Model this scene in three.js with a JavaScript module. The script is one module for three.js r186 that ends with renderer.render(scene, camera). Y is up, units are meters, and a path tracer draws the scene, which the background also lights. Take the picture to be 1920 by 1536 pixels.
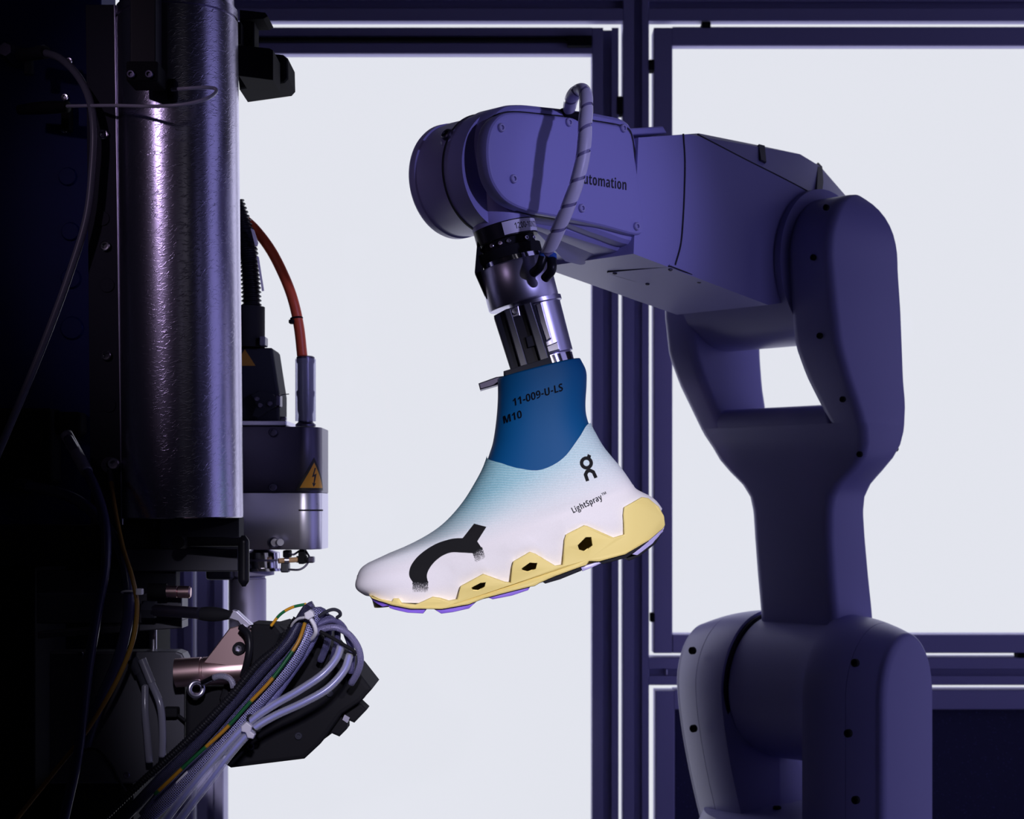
import * as THREE from 'three';
import { RoundedBoxGeometry } from 'three/addons/geometries/RoundedBoxGeometry.js';
import { ConvexGeometry } from 'three/addons/geometries/ConvexGeometry.js';
import { mergeGeometries, toCreasedNormals as creased } from 'three/addons/utils/BufferGeometryUtils.js';
import { RectAreaLightUniformsLib } from 'three/addons/lights/RectAreaLightUniformsLib.js';
import { TextGeometry } from 'three/addons/geometries/TextGeometry.js';
import { FontLoader } from 'three/addons/loaders/FontLoader.js';

// ------------------------------------------------------------------ camera, light, exposure
const F = 3090, CX = 960, CY = 953, EYE = 1.3, CZ = 1.55;      // focal length and principal point in pixels, eye height, camera z
const scene = new THREE.Scene();
scene.background = new THREE.Color(0x000000);
const camera = new THREE.PerspectiveCamera(2 * Math.atan(768 / F) * 180 / Math.PI, 1920 / 1536, 0.05, 20);
camera.position.set(0, EYE, CZ);
camera.lookAt(0, EYE, -5);
camera.setViewOffset(1920, 1536, 0, 768 - CY, 1920, 1536);      // shifted lens: the verticals stay upright
camera.focus = 1.55; camera.userData.fStop = 11;
const renderer = new THREE.WebGLRenderer();
renderer.toneMapping = THREE.LinearToneMapping;
renderer.toneMappingExposure = 1.0;
renderer.shadowMap.enabled = true;
RectAreaLightUniformsLib.init();

const V = (x, y, z) => new THREE.Vector3(x, y, z);
const pixelOf = p => { const d = CZ - p.z; return [CX + p.x * F / d, CY - (p.y - EYE) * F / d]; };
const P = (px, py, d) => V((px - CX) * d / F, EYE - (py - CY) * d / F, CZ - d);
function areaLight(at, to, w, h, color, intensity) {
  const l = new THREE.RectAreaLight(color, intensity, w, h);
  l.position.copy(at); l.lookAt(to); scene.add(l); return l;
}
const LAMPS = [   // studio soft boxes out of frame: name, label, position, target, width, height, colour, light
  ['soft_box', 'tall violet soft box standing in front of the robot', V(1.65, 1.42, 0.34), V(-0.1, 1.42, -0.05), 0.9, 1.9, new THREE.Color(0.47, 0.45, 1.0), 0.30],
  ['soft_box', 'large violet light bank standing beside the robot elbow', V(1.78, 1.15, -0.74), V(0.3, 1.22, -0.45), 0.9, 1.6, new THREE.Color(0.55, 0.52, 1.0), 0.26],
];
const screenGlow = new THREE.Color(0.77, 0.787, 0.855);
areaLight(P(1100, 700, 2.6), P(1100, 700, 1.0), 1.9, 1.6, new THREE.Color(0.62, 0.60, 1.0), 0.35);
const SNOOTS = [  // narrow spotlights: label, position, target, colour, intensity, cone, softness
  ['narrow black snoot spotlight aimed at the shoe', V(0.55, 1.98, 2.15), V(0.01, 1.24, 0.0), new THREE.Color(0.97, 0.93, 1.0), 16.5, 0.1, 0.68],
  ['added unseen snoot spotlight with violet gel brightening the wrist', V(1.05, 1.80, 1.25), V(0.05, 1.60, -0.08), new THREE.Color(0.50, 0.48, 1.0), 3.4, 0.14, 0.9],  // added lamp: keeps the wrist bright while the soft boxes stay dim
  ['narrow black snoot spotlight with rosy gel aimed at the tank', V(-0.93, 1.95, 1.2), V(-0.31, 1.60, 0.05), new THREE.Color(0.86, 0.66, 1.0), 0.5, 0.2, 1.0],
  ['added unseen snoot spotlight brightening the cable bundle', V(0.10, 1.76, 2.0), V(-0.19, 1.14, 0.05), new THREE.Color(0.86, 0.82, 1.0), 8.5, 0.085, 0.85],  // unseen lamp put in to brighten the bundle, clear tubes and warning sticker
].map(([label, at, to, color, power, cone, soft]) => {
  const l = new THREE.SpotLight(color, power, 0, cone, soft, 2);
  l.position.copy(at); l.target.position.copy(to); l.castShadow = true; l.shadow.radius = 1.5; l.shadow.mapSize.set(2048, 2048);
  scene.add(l, l.target); return [label, l];
});

// ------------------------------------------------------------------ helpers
const toCreasedNormals = (g, a) => creased(g.scale(1e4, 1e4, 1e4), a).scale(1e-4, 1e-4, 1e-4);   // the addon welds at a hundredth of a unit
let seed = 7;
const rnd = () => { seed = (seed * 1664525 + 1013904223) >>> 0; return seed / 4294967296; };
const taken = new Map();
function numbered(name) {
  const n = taken.get(name) || 0; taken.set(name, n + 1);
  return n ? `${name}_${String(n).padStart(3, '0')}` : name;
}
const things = [];
function thing(name, label, category, group) {
  const o = new THREE.Group(); o.name = numbered(name); o.userData = { label, category };
  if (group) o.userData.group = group;
  scene.add(o); things.push(o); return o;
}
function M(name, geo, mat, parent, label) {
  const m = new THREE.Mesh(geo, mat); m.name = name; m.castShadow = m.receiveShadow = true;
  if (label) m.userData.label = label;
  parent.add(m); return m;
}
function single(name, label, category, geo, mat, group) {   // a thing of one mesh, its origin at its base
  geo.computeBoundingBox(); const b = geo.boundingBox, c = V((b.min.x + b.max.x) / 2, b.min.y, (b.min.z + b.max.z) / 2);
  geo.translate(-c.x, -c.y, -c.z);
  const m = M(numbered(name), geo, mat, scene); m.position.copy(c); m.userData = { label, category };
  if (group) m.userData.group = group;
  return m;
}
function struct(name, geo, mat) { const m = M(name, geo, mat, scene); m.userData.kind = 'structure'; return m; }
const px2m = (n, d) => n * d / F;

function slab(x0, y0, x1, y1, d0, d1, r = 0.0015) {          // box whose front face fills the pixel rectangle at depth d0
  const a = P(x0, y1, d0), b = P(x1, y0, d0), w = b.x - a.x, h = b.y - a.y, t = d1 - d0;
  const g = r > 0 ? new RoundedBoxGeometry(w, h, t, 2, Math.min(r, w / 2.1, h / 2.1, t / 2.1)) : new THREE.BoxGeometry(w, h, t);
  return g.translate((a.x + b.x) / 2, (a.y + b.y) / 2, CZ - (d0 + d1) / 2);
}
function poly(pts, d0, thick, bevel = 0.001, holes = [], segs = 2) {   // outline traced at depth d0, extruded away from the camera
  const to = p => { const q = P(p[0], p[1], d0); return new THREE.Vector2(q.x, q.y); };
  const s = new THREE.Shape(pts.map(to)); s.holes = holes.map(h => new THREE.Path(h.map(to)));
  const g = new THREE.ExtrudeGeometry(s, { depth: Math.max(1e-4, thick - 2 * bevel), bevelEnabled: bevel > 0, bevelSize: bevel, bevelThickness: bevel, bevelOffset: -bevel, bevelSegments: segs, curveSegments: 12 });
  return g.translate(0, 0, CZ - d0 - thick + bevel);
}
function rod(p0, p1, r0, r1 = r0, seg = 24) {
  const d = p1.clone().sub(p0), g = new THREE.CylinderGeometry(r1, r0, d.length(), seg, 1);
  g.applyQuaternion(new THREE.Quaternion().setFromUnitVectors(V(0, 1, 0), d.clone().normalize()));
  return g.translate((p0.x + p1.x) / 2, (p0.y + p1.y) / 2, (p0.z + p1.z) / 2);
}
function turned(p0, dir, prof, seg = 40) {                   // lathe: prof = [[radius, distance along dir], ...]
  const g = new THREE.LatheGeometry(prof.map(p => new THREE.Vector2(Math.max(1e-5, p[0]), p[1])), seg);
  g.applyQuaternion(new THREE.Quaternion().setFromUnitVectors(V(0, 1, 0), dir.clone().normalize()));
  return toCreasedNormals(g.translate(p0.x, p0.y, p0.z), 0.6);
}
function sweep(pts, rad, n = 0, m = 12, opt = {}) {          // tube along points with radius as number or function(t, angle)
  const c = new THREE.CatmullRomCurve3(pts, false, 'centripetal'), L = c.getLength();
  n = n || Math.max(24, Math.round(L / 0.005));
  const fr = c.computeFrenetFrames(n, false), pos = [], uv = [], idx = [];
  for (let i = 0; i <= n; i++) {
    const p = c.getPointAt(i / n);
    for (let j = 0; j <= m; j++) {
      const a = j / m * Math.PI * 2, r = typeof rad === 'function' ? rad(i / n, a) : rad;
      const q = p.clone().addScaledVector(fr.normals[i], Math.cos(a) * r).addScaledVector(fr.binormals[i], Math.sin(a) * r);
      pos.push(q.x, q.y, q.z); uv.push(i / n * L, j / m);
    }
  }
  for (let i = 0; i < n; i++) for (let j = 0; j < m; j++) { const a = i * (m + 1) + j, b = a + m + 1; idx.push(a, a + 1, b, b, a + 1, b + 1); }
  if (!opt.open) for (const [i, f] of [[0, 0], [n, 1]]) {   // end caps
    const p = c.getPointAt(i / n), k = pos.length / 3; pos.push(p.x, p.y, p.z); uv.push(i / n * L, 0);
    for (let j = 0; j < m; j++) { const a = i * (m + 1) + j; f ? idx.push(k, a, a + 1) : idx.push(k, a + 1, a); }
  }
  const g = new THREE.BufferGeometry(); g.setAttribute('position', new THREE.Float32BufferAttribute(pos, 3)); g.setAttribute('uv', new THREE.Float32BufferAttribute(uv, 2));
  g.setIndex(idx); g.computeVertexNormals(); return g;
}
const wire = (pts, rpx, n, m, opt) => sweep(pts.map(p => P(...p)), px2m(rpx, pts[0][2]), n, m, opt);
function ribbed(pts, rpx, pitch, depth = 0.14) {             // corrugated hose
  const q = pts.map(p => P(...p)), L = new THREE.CatmullRomCurve3(q, false, 'centripetal').getLength(), k = Math.round(L / pitch), r = px2m(rpx, pts[0][2]);
  return sweep(q, t => r * (1 - depth / 2 + depth / 2 * Math.sign(Math.cos(t * k * 6.2832)) * Math.abs(Math.cos(t * k * 6.2832)) ** 0.4), k * 8, 14);
}
function loft(rings, capA = true, capB = true, crease = 0.6) {   // rings of equally many points
  const n = rings[0].length, pos = [], idx = [];
  rings.forEach(r => r.forEach(p => pos.push(p.x, p.y, p.z)));
  for (let i = 0; i + 1 < rings.length; i++) for (let j = 0; j < n; j++) { const a = i * n + j, b = i * n + (j + 1) % n; idx.push(a, b, a + n, a + n, b, b + n); }
  const cap = (r, flip) => { const c = rings[r].reduce((s, p) => s.add(p), V(0, 0, 0)).divideScalar(n), k = pos.length / 3; pos.push(c.x, c.y, c.z); for (let j = 0; j < n; j++) { const a = r * n + j, b = r * n + (j + 1) % n; flip ? idx.push(k, b, a) : idx.push(k, a, b); } };
  if (capA) cap(0, true); if (capB) cap(rings.length - 1, false);
  const g = new THREE.BufferGeometry(); g.setAttribute('position', new THREE.Float32BufferAttribute(pos, 3)); g.setIndex(idx);
  g.setAttribute('uv', new THREE.Float32BufferAttribute(new Float32Array(pos.length / 3 * 2), 2));
  return crease ? toCreasedNormals(g, crease) : (g.computeVertexNormals(), g);
}
const both = gs => mergeGeometries(gs.map(g => { const q = g.index ? g.toNonIndexed() : g; for (const k of Object.keys(q.attributes)) if (!['position', 'normal', 'uv'].includes(k)) q.deleteAttribute(k); return q; }));
function screwGeo(r, h = r * 0.8) {                          // cap screw with a hexagon socket, along +z, base at 0
  const head = new THREE.LatheGeometry([[0.001 * r, h * 0.35], [0.5 * r, h * 0.35], [0.52 * r, h * 0.98], [0.82 * r, h], [r, h * 0.75], [r, -r * 0.3]].map(p => new THREE.Vector2(p[0], p[1])), 20);
  return toCreasedNormals(head.rotateX(Math.PI / 2), 0.5);
}
const SCREW = new Map();
function screw(parent, at, normal, r, mat, name = 'screw') {
  const k = r.toFixed(4); if (!SCREW.has(k)) SCREW.set(k, screwGeo(r));
  const m = M(name, SCREW.get(k), mat, parent); m.position.copy(at);
  m.quaternion.setFromUnitVectors(V(0, 0, 1), normal.clone().normalize()); return m;
}

// ------------------------------------------------------------------ materials
function noiseTex(w, h, fn, srgb = false) {
  const d = new Uint8Array(w * h * 4);
  for (let y = 0; y < h; y++) for (let x = 0; x < w; x++) { const c = fn(x, y), i = (y * w + x) * 4; d[i] = c[0]; d[i + 1] = c[1]; d[i + 2] = c[2]; d[i + 3] = 255; }
  const t = new THREE.DataTexture(d, w, h); t.wrapS = t.wrapT = THREE.RepeatWrapping; t.magFilter = THREE.LinearFilter; t.minFilter = THREE.LinearFilter;
  if (srgb) t.colorSpace = THREE.SRGBColorSpace; t.needsUpdate = true; return t;
}
const grey = v => { v = Math.max(0, Math.min(255, v)); return [v, v, v]; };
const grainTex = noiseTex(256, 256, () => grey(128 + (rnd() - 0.5) * 120));
const scratchTex = (() => {           // fine curved scratches of a ground steel tube
  const w = 512, d = new Float32Array(w * w).fill(120);
  for (let k = 0; k < 5200; k++) { let x = rnd() * w, y = rnd() * w, a = (rnd() - 0.5) * 1.4, v = (rnd() - 0.4) * 120; for (let i = 0; i < 6 + rnd() * 22; i++) { x += Math.cos(a); y += Math.sin(a); a += 0.05; d[(((y | 0) % w + w) % w) * w + (((x | 0) % w + w) % w)] += v; } }
  return noiseTex(w, w, (x, y) => grey(d[y * w + x]));
})();
const std = (color, o = {}) => new THREE.MeshStandardMaterial({ color, roughness: 0.5, ...o });
const phy = (color, o = {}) => new THREE.MeshPhysicalMaterial({ color, roughness: 0.5, ...o });
const lin = (r, g, b) => new THREE.Color().setRGB(r, g, b);
const mat = {
  paint: phy(lin(0.31, 0.295, 0.605), { roughness: 0.45, specularIntensity: 0.8, clearcoat: 0.12, clearcoatRoughness: 0.25 }),
  paintDark: std(lin(0.03, 0.03, 0.05), { roughness: 0.5 }),
  seam: std(lin(0.012, 0.011, 0.02), { roughness: 0.7 }),
  alu: std(lin(0.40, 0.38, 0.62), { roughness: 0.5, metalness: 0.35 }),
  slot: std(lin(0.03, 0.03, 0.05), { roughness: 0.7 }),
  black: phy(lin(0.010, 0.010, 0.013), { specularIntensity: 0.3, roughness: 0.82 }),
  blackGloss: phy(lin(0.010, 0.010, 0.014), { specularIntensity: 0.35, roughness: 0.35 }),
  rubber: phy(lin(0.014, 0.014, 0.018), { specularIntensity: 0.35, roughness: 0.7 }),
  steel: std(lin(0.58, 0.56, 0.66), { roughness: 0.30, metalness: 1 }),
  tank: std(lin(0.60, 0.57, 0.72), { roughness: 0.27, metalness: 1, bumpMap: scratchTex, bumpScale: 0.00034, roughnessMap: null }),
  satin: std(lin(0.62, 0.60, 0.74), { roughness: 0.34, metalness: 1 }),
  darkMetal: std(lin(0.10, 0.09, 0.14), { roughness: 0.38, metalness: 0.9 }),
  chrome: std(lin(0.75, 0.73, 0.80), { roughness: 0.12, metalness: 1 }),
  copper: std(lin(0.62, 0.42, 0.42), { roughness: 0.35, metalness: 1 }),
  navy: phy(lin(0.006, 0.014, 0.12), { specularIntensity: 0.35, roughness: 0.55 }),
  charcoal: phy(lin(0.030, 0.031, 0.045), { specularIntensity: 0.35, roughness: 0.7 }),
  plate: std(lin(0.09, 0.09, 0.11), { roughness: 0.42, metalness: 0.6 }),
  orange: std(lin(0.90, 0.12, 0.04), { roughness: 0.45 }),
  brown: std(lin(0.28, 0.15, 0.02), { roughness: 0.4 }),
  cableNavy: std(lin(0.035, 0.035, 0.09), { roughness: 0.3 }),
  cableGrey: std(lin(0.16, 0.16, 0.21), { roughness: 0.35 }),
  clear: phy(lin(0.80, 0.80, 0.95), { roughness: 0.18, transmission: 0.75, thickness: 0 }),
  milky: phy(lin(0.86, 0.83, 0.95), { roughness: 0.4, transmission: 0.3, thickness: 0, side: THREE.DoubleSide }),
  white: std(lin(0.80, 0.79, 0.86), { roughness: 0.5 }),
  glass: phy(lin(1, 1, 1), { roughness: 0.0, transmission: 1, thickness: 0, specularIntensity: 0.12 }),
  tubeWall: phy(lin(0.92, 0.92, 1.0), { roughness: 0.25, transmission: 0.78, thickness: 0 }),
  tubeCore: std(lin(0.13, 0.15, 0.62), { roughness: 0.4 }),
  yellow: std(lin(0.80, 0.65, 0.24), { roughness: 0.6 }),
};

// ------------------------------------------------------------------ the room
const wallMat = std(lin(0.035, 0.035, 0.05), { roughness: 0.9 });
const room = (w, h, t, x, y, z) => new THREE.BoxGeometry(w, h, t).translate(x, y, z);
struct('floor', room(5, 0.1, 5.4, 0, -0.05, 0.6), std(lin(0.05, 0.05, 0.06), { roughness: 0.7 }));
struct('ceiling', room(5, 0.1, 5.4, 0, 2.75, 0.6), wallMat);
struct('wall_left', room(0.1, 2.9, 5.4, -2.55, 1.35, 0.6), wallMat);
struct('wall_right', room(0.1, 2.9, 5.4, 2.55, 1.35, 0.6), wallMat);
struct('wall_back', room(5.2, 2.9, 0.1, 0, 1.35, -1.35), wallMat);
struct('wall_front', room(5.2, 2.9, 0.1, 0, 1.35, 3.35), wallMat);

for (const [name, label, at, to, w, h, color, power] of LAMPS) {
  const t = thing(name, label, 'lamp');
  const q = new THREE.Object3D(); q.position.copy(at); q.lookAt(to);
  const place = m => { m.position.copy(at); m.quaternion.copy(q.quaternion); return m; };
  place(M('housing', new RoundedBoxGeometry(w + 0.04, h + 0.04, 0.08, 2, 0.01).translate(0, 0, -0.05), mat.black, t));
  place(M('diffuser', new THREE.BoxGeometry(w, h, 0.006).translate(0, 0, -0.007), std(0x111111, { emissive: color, emissiveIntensity: 0.3 }), t));
  const foot = V(at.x, 0, at.z), away = at.clone().sub(to).setY(0).normalize().multiplyScalar(0.12);
  M('pole', rod(foot.clone().add(away), at.clone().add(away.clone().multiplyScalar(0.7)), 0.014), mat.black, t);
  M('foot', turned(foot.clone().add(away), V(0, 1, 0), [[0, 0], [0.16, 0], [0.16, 0.012], [0.03, 0.03], [0, 0.03]]), mat.black, t);
  areaLight(at.clone().add(to.clone().sub(at).normalize().multiplyScalar(0.004)), to, w, h, color, power);
}
for (const [label, l] of SNOOTS) {
  const t = thing('spotlight', label, 'lamp'), a = l.position.clone(), dir = l.target.position.clone().sub(a).normalize(), b = a.clone().addScaledVector(dir, -0.1), px = b.x + Math.sign(b.x) * 0.09;
  M('snoot', turned(a.clone().addScaledVector(dir, -0.12), dir, [[0, -0.02], [0.06, -0.02], [0.06, 0.11], [0.056, 0.11], [0.056, 0.0], [0, 0.0]]), mat.black, t);
  M('lens', turned(a.clone().addScaledVector(dir, -0.03), dir, [[0, 0], [0.05, 0], [0.05, 0.01], [0, 0.014]]), std(0x222222, { emissive: l.color, emissiveIntensity: 1.0 }), t);
  M('pole', rod(V(px, 0, b.z + 0.06), V(px, b.y, b.z + 0.06), 0.014), mat.black, t);
  M('arm', rod(V(px, b.y - 0.02, b.z + 0.06), b, 0.01), mat.black, t);
  M('foot', turned(V(px, 0, b.z + 0.06), V(0, 1, 0), [[0, 0], [0.16, 0], [0.16, 0.012], [0.03, 0.03], [0, 0.03]]), mat.black, t);
}

// ------------------------------------------------------------------ luminous screen and the aluminium enclosure in front of it
single('light_screen', 'large glowing white backlight screen behind the aluminium window frame', 'screen', slab(-260, -160, 2260, 2100, 2.66, 2.7, 0), std(0x101012, { emissive: screenGlow, emissiveIntensity: 1, roughness: 0.9 }));
const DF = 2.40;
// a slotted aluminium profile along y (or x) filling the pixel rectangle; slots = dark grooves across its face given in pixels
function profile(x0, y0, x1, y1, slots = [], d = DF, vertical = true, depth = 0.04) {
  const a = P(x0, y1, d), b = P(x1, y0, d), L = vertical ? b.y - a.y : b.x - a.x;
  const lo = vertical ? a.x : a.y, hi = vertical ? b.x : b.y, s = new THREE.Shape(), c = 0.0012;
  const pts = [[lo, -depth], [hi, -depth], [hi, -c], [hi - c, 0]];
  const g = slots.map(q => vertical ? [P(q[0], 0, d).x, P(q[1], 0, d).x] : [P(0, q[1], d).y, P(0, q[0], d).y]).sort((p, q) => q[1] - p[1]);
  for (const [s0, s1] of g) { const w = (s1 - s0) * 0.45; pts.push([s1, 0], [s1, -0.004], [s1 + w, -0.006], [s1 + w, -0.013], [s0 - w, -0.013], [s0 - w, -0.006], [s0, -0.004], [s0, 0]); }
  pts.push([lo + c, 0], [lo, -c]);
  pts.forEach((p, i) => i ? s.lineTo(p[0], p[1]) : s.moveTo(p[0], p[1]));
  const e = new THREE.ExtrudeGeometry(s, { depth: L, bevelEnabled: false });   // shape (across, front) extruded along z
  const m = vertical ? new THREE.Matrix4().makeBasis(V(1, 0, 0), V(0, 0, 1), V(0, 1, 0)).setPosition(0, a.y, CZ - d)
    : new THREE.Matrix4().makeBasis(V(0, 1, 0), V(0, 0, 1), V(1, 0, 0)).setPosition(a.x, 0, CZ - d);
  e.applyMatrix4(m);
  if (vertical) { const ix = e.attributes.position; /* mirrored basis: flip the faces */ const p = ix.array, n = e.attributes.normal.array, u = e.attributes.uv.array; for (let i = 0; i < p.length / 9; i++) { for (let k = 0; k < 3; k++) { [p[i * 9 + 3 + k], p[i * 9 + 6 + k]] = [p[i * 9 + 6 + k], p[i * 9 + 3 + k]];[n[i * 9 + 3 + k], n[i * 9 + 6 + k]] = [n[i * 9 + 6 + k], n[i * 9 + 3 + k]]; } } }
  e.computeVertexNormals(); return toCreasedNormals(e, 0.3);
}
{
  const fr = thing('machine_enclosure', 'slotted aluminium frame of the machine enclosure in front of the screen', 'frame');
  M('post', profile(1168, -120, 1217, 1900, [[1189, 1204]]), mat.alu, fr);
  M('post', profile(312, -120, 361, 1900, [[331, 345]]), mat.alu, fr);
  M('post', profile(2060, -120, 2110, 1900, [[2080, 2092]]), mat.alu, fr);
  M('beam', profile(361, -70, 1168, 39, [[0, 16]], DF, false, 0.018), mat.alu, fr);
  M('beam', profile(1217, -70, 2060, 39, [[2, 16]], DF, false, 0.018), mat.alu, fr);
  const mid = M('beam', profile(1217, 1233, 2060, 1285, [[1254, 1268]], DF, false), mat.alu, fr);
  M('slot_clip', slab(1247, 1255, 1252, 1267, DF + 0.001, DF + 0.01), mat.steel, mid);
  for (const [a, b, c, d] of [[1217, 111, 1227, 131], [1220, 1150, 1228, 1167], [1157, 180, 1168, 214], [1316, 40, 1333, 52], [1909, 1226, 1935, 1234]]) M('hinge_block', slab(a, b, c, d, DF - 0.002, DF + 0.02), mat.black, fr);
  // window leaf beside the robot
  const w1 = thing('enclosure_window', 'upper enclosure window with glass pane behind the robot elbow', 'window');
  M('stile', profile(1226, 52, 1261, 1225, [], DF), mat.alu, w1);
  M('stile', profile(2016, 50, 2052, 1225, [], DF), mat.alu, w1);
  M('rail', profile(1261, 50, 2016, 86, [], DF, false, 0.016), mat.alu, w1);
  M('rail', profile(1262, 1190, 2016, 1225, [], DF, false), mat.alu, w1);
  M('pane', slab(1258, 84, 2020, 1194, DF + 0.018, DF + 0.023, 0), mat.glass, w1);
  const w2 = thing('enclosure_hatch', 'lower enclosure leaf with dark speckled panel behind the robot base', 'panel');
  M('stile', profile(1229, 1296, 1265, 1900, [], DF), mat.alu, w2);
  M('stile', profile(2016, 1296, 2052, 1900, [], DF), mat.alu, w2);
  M('rail', profile(1265, 1294, 2016, 1331, [], DF, false), mat.alu, w2);
  const speck = noiseTex(512, 512, () => { const v = rnd(); return v > 0.992 ? [92, 88, 170] : [38 + v * 8, 37 + v * 8, 76 + v * 10]; }, true);
  const pg = slab(1262, 1326, 2020, 1900, DF + 0.018, DF + 0.024, 0);
  M('panel', pg, std(0xffffff, { map: speck, roughness: 0.6 }), w2, 'dark blue speckled panel');
  // door leaf behind the shoe
  const dr = thing('enclosure_door', 'tall enclosure door with large glass pane behind the shoe', 'door');
  M('stile', profile(1110, 52, 1160, 1900, [[1131, 1147]]), mat.alu, dr);
  M('stile', profile(368, 52, 419, 1900, [[388, 402]]), mat.alu, dr);
  M('rail', profile(419, 51, 1110, 101, [[67, 81]], DF, false, 0.018), mat.alu, dr);
  M('lock_rod', both([rod(P(470, 75, DF - 0.004), P(1072, 75, DF - 0.004), px2m(5, DF)), slab(1064, 66, 1110, 86, DF - 0.012, DF)]), mat.black, dr);
  M('pane', slab(415, 98, 1114, 1900, DF + 0.018, DF + 0.023, 0), mat.glass, dr);
}

// ------------------------------------------------------------------ the robot, in its own frame: u along the joint axes, v along the reach
const K = Math.SQRT1_2, U = V(K, 0, K), W = V(-K, 0, K), UP = V(0, 1, 0);
const wrist0 = P(916, 316, 1.6);
const dE = (() => { const L = ((1470 - CX) / F * 1.6 - wrist0.x) / (K * (1 - (1470 - CX) / F)); return 1.6 + K * L; })();
const E = P(1470, 480, dE);                                    // elbow axis
const R = (a, b, h) => V(E.x + a * K - b * K, E.y + h, E.z + a * K + b * K);
function onU(px, py, a) {                                      // pixel seen on the plane u = a: returns [b, h]
  const k = (px - CX) / F, D = CZ - E.z;                       // x = k * depth ; depth = D - K(a+b)
  const b = (E.x + a * K - k * (D - K * a)) / (K - k * K);
  const d = D - K * (a + b); return [b, EYE - (py - CY) * d / F - E.y];
}
function onV(px, py, b) {                                      // pixel seen on the plane v = b: returns [a, h]
  const k = (px - CX) / F, D = CZ - E.z;
  const a = (k * (D - K * b) - E.x + b * K) / (K + k * K);
  const d = D - K * (a + b); return [a, EYE - (py - CY) * d / F - E.y];
}
const hAt = (py, d) => EYE - (py - CY) * d / F - E.y;
function front(row) {                                          // [py, left, rightFront, rightBack] -> widths of a link at that height
  const [py, l, rf, rs] = row, D = CZ - E.z, kl = (l - CX) / F, kr = (rf - CX) / F;
  // E.x - A K - b K = kl (D + A K - b K) ; E.x + A K - b K = kr (D - A K - b K)
  const a11 = -K - kl * K, a12 = -K + kl * K, r1 = kl * D - E.x, a21 = K + kr * K, a22 = -K + kr * K, r2 = kr * D - E.x;
  const det = a11 * a22 - a12 * a21, A = (r1 * a22 - a12 * r2) / det, b = (a11 * r2 - a21 * r1) / det;
  const bb = onU(rs, py, A)[0], d = D - K * (A + b);
  return { A, bf: b, bb, h: hAt(py, d) };
}
function rring(a0, a1, b0, b1, h, r, n = 5) {                  // rounded rectangle in the (u, v) plane; r = one radius or [a0b0, a1b0, a1b1, a0b1]
  const q = Array.isArray(r) ? r : [r, r, r, r], lim = Math.min(a1 - a0, b1 - b0) / 2.02, out = [];
  const cs = [[a0, b0, 1, 1, Math.PI], [a1, b0, -1, 1, 1.5 * Math.PI], [a1, b1, -1, -1, 0], [a0, b1, 1, -1, 0.5 * Math.PI]];
  cs.forEach(([a, b, sa, sb, t0], i) => { const rr = Math.min(q[i], lim); for (let k = 0; k <= n; k++) { const t = t0 + k / n * Math.PI / 2; out.push(R(a + sa * rr + Math.cos(t) * rr, b + sb * rr + Math.sin(t) * rr, h)); } });
  return out.reverse();
}
const robot = thing('robot_arm', 'lavender lit industrial six axis robot arm holding the shoe form', 'robot');
// --- lower link: stem that opens into a fork
const rows2 = [[480, 1238, 1556, 1690], [560, 1240, 1563, 1695], [640, 1248, 1572, 1698], [700, 1268, 1588, 1700], [750, 1290, 1605, 1704], [800, 1312, 1620, 1702], [830, 1330, 1622, 1695], [855, 1343, 1617, 1682], [880, 1362, 1600, 1662], [905, 1385, 1575, 1640], [930, 1400, 1560, 1628], [960, 1406, 1556, 1625], [1010, 1409, 1556, 1628], [1080, 1414, 1560, 1634], [1150, 1420, 1566, 1641], [1290, 1428, 1575, 1650]].map(front);
const at2 = h => { let i = 0; while (i < rows2.length - 2 && rows2[i + 1].h > h) i++; const p = rows2[i], q = rows2[i + 1], t = Math.min(1, Math.max(0, (p.h - h) / (p.h - q.h))), m = k => p[k] + (q[k] - p[k]) * t; return { A: m('A'), bf: m('bf'), bb: m('bb'), h }; };
const lo2 = rows2[0], rho = (lo2.bf - lo2.bb) / 2, bE = (lo2.bf + lo2.bb) / 2;
const hTop = hAt(372, CZ - E.z - K * 0.09), hC = hTop - rho;
const gR = onV(1482, 640, at2(hAt(640, dE)).bf)[0], gL = onV(1299, 640, at2(hAt(640, dE)).bf)[0];
function prong(side) {
  const rings = [];
  for (let i = 0; i <= 10; i++) { const t = Math.PI / 2 * (1 - i / 10), h = hC + rho * Math.sin(t), w = Math.max(0.004, rho * Math.cos(t)), s = at2(Math.min(h, lo2.h)); const [a0, a1] = side > 0 ? [gR, s.A] : [-s.A, gL]; rings.push(rring(a0 + (side < 0 ? 0.012 * Math.sin(t) ** 4 : 0), a1 - (side > 0 ? 0.012 * Math.sin(t) ** 4 : 0), bE - w, bE + w, h, Math.min(0.011, w * 0.6))); }
  for (let py = 480; py <= 800; py += 16) { const h = hAt(py, dE), s = at2(h); if (h > hC - 0.002) continue; const [a0, a1] = side > 0 ? [gR + Math.max(0, (py - 640) / 160) ** 2 * 0.01, s.A] : [-s.A, gL]; rings.push(rring(a0, a1, s.bb, s.bf, h, 0.011)); }
  return loft(rings, true, true, 0.75);
}
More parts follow.
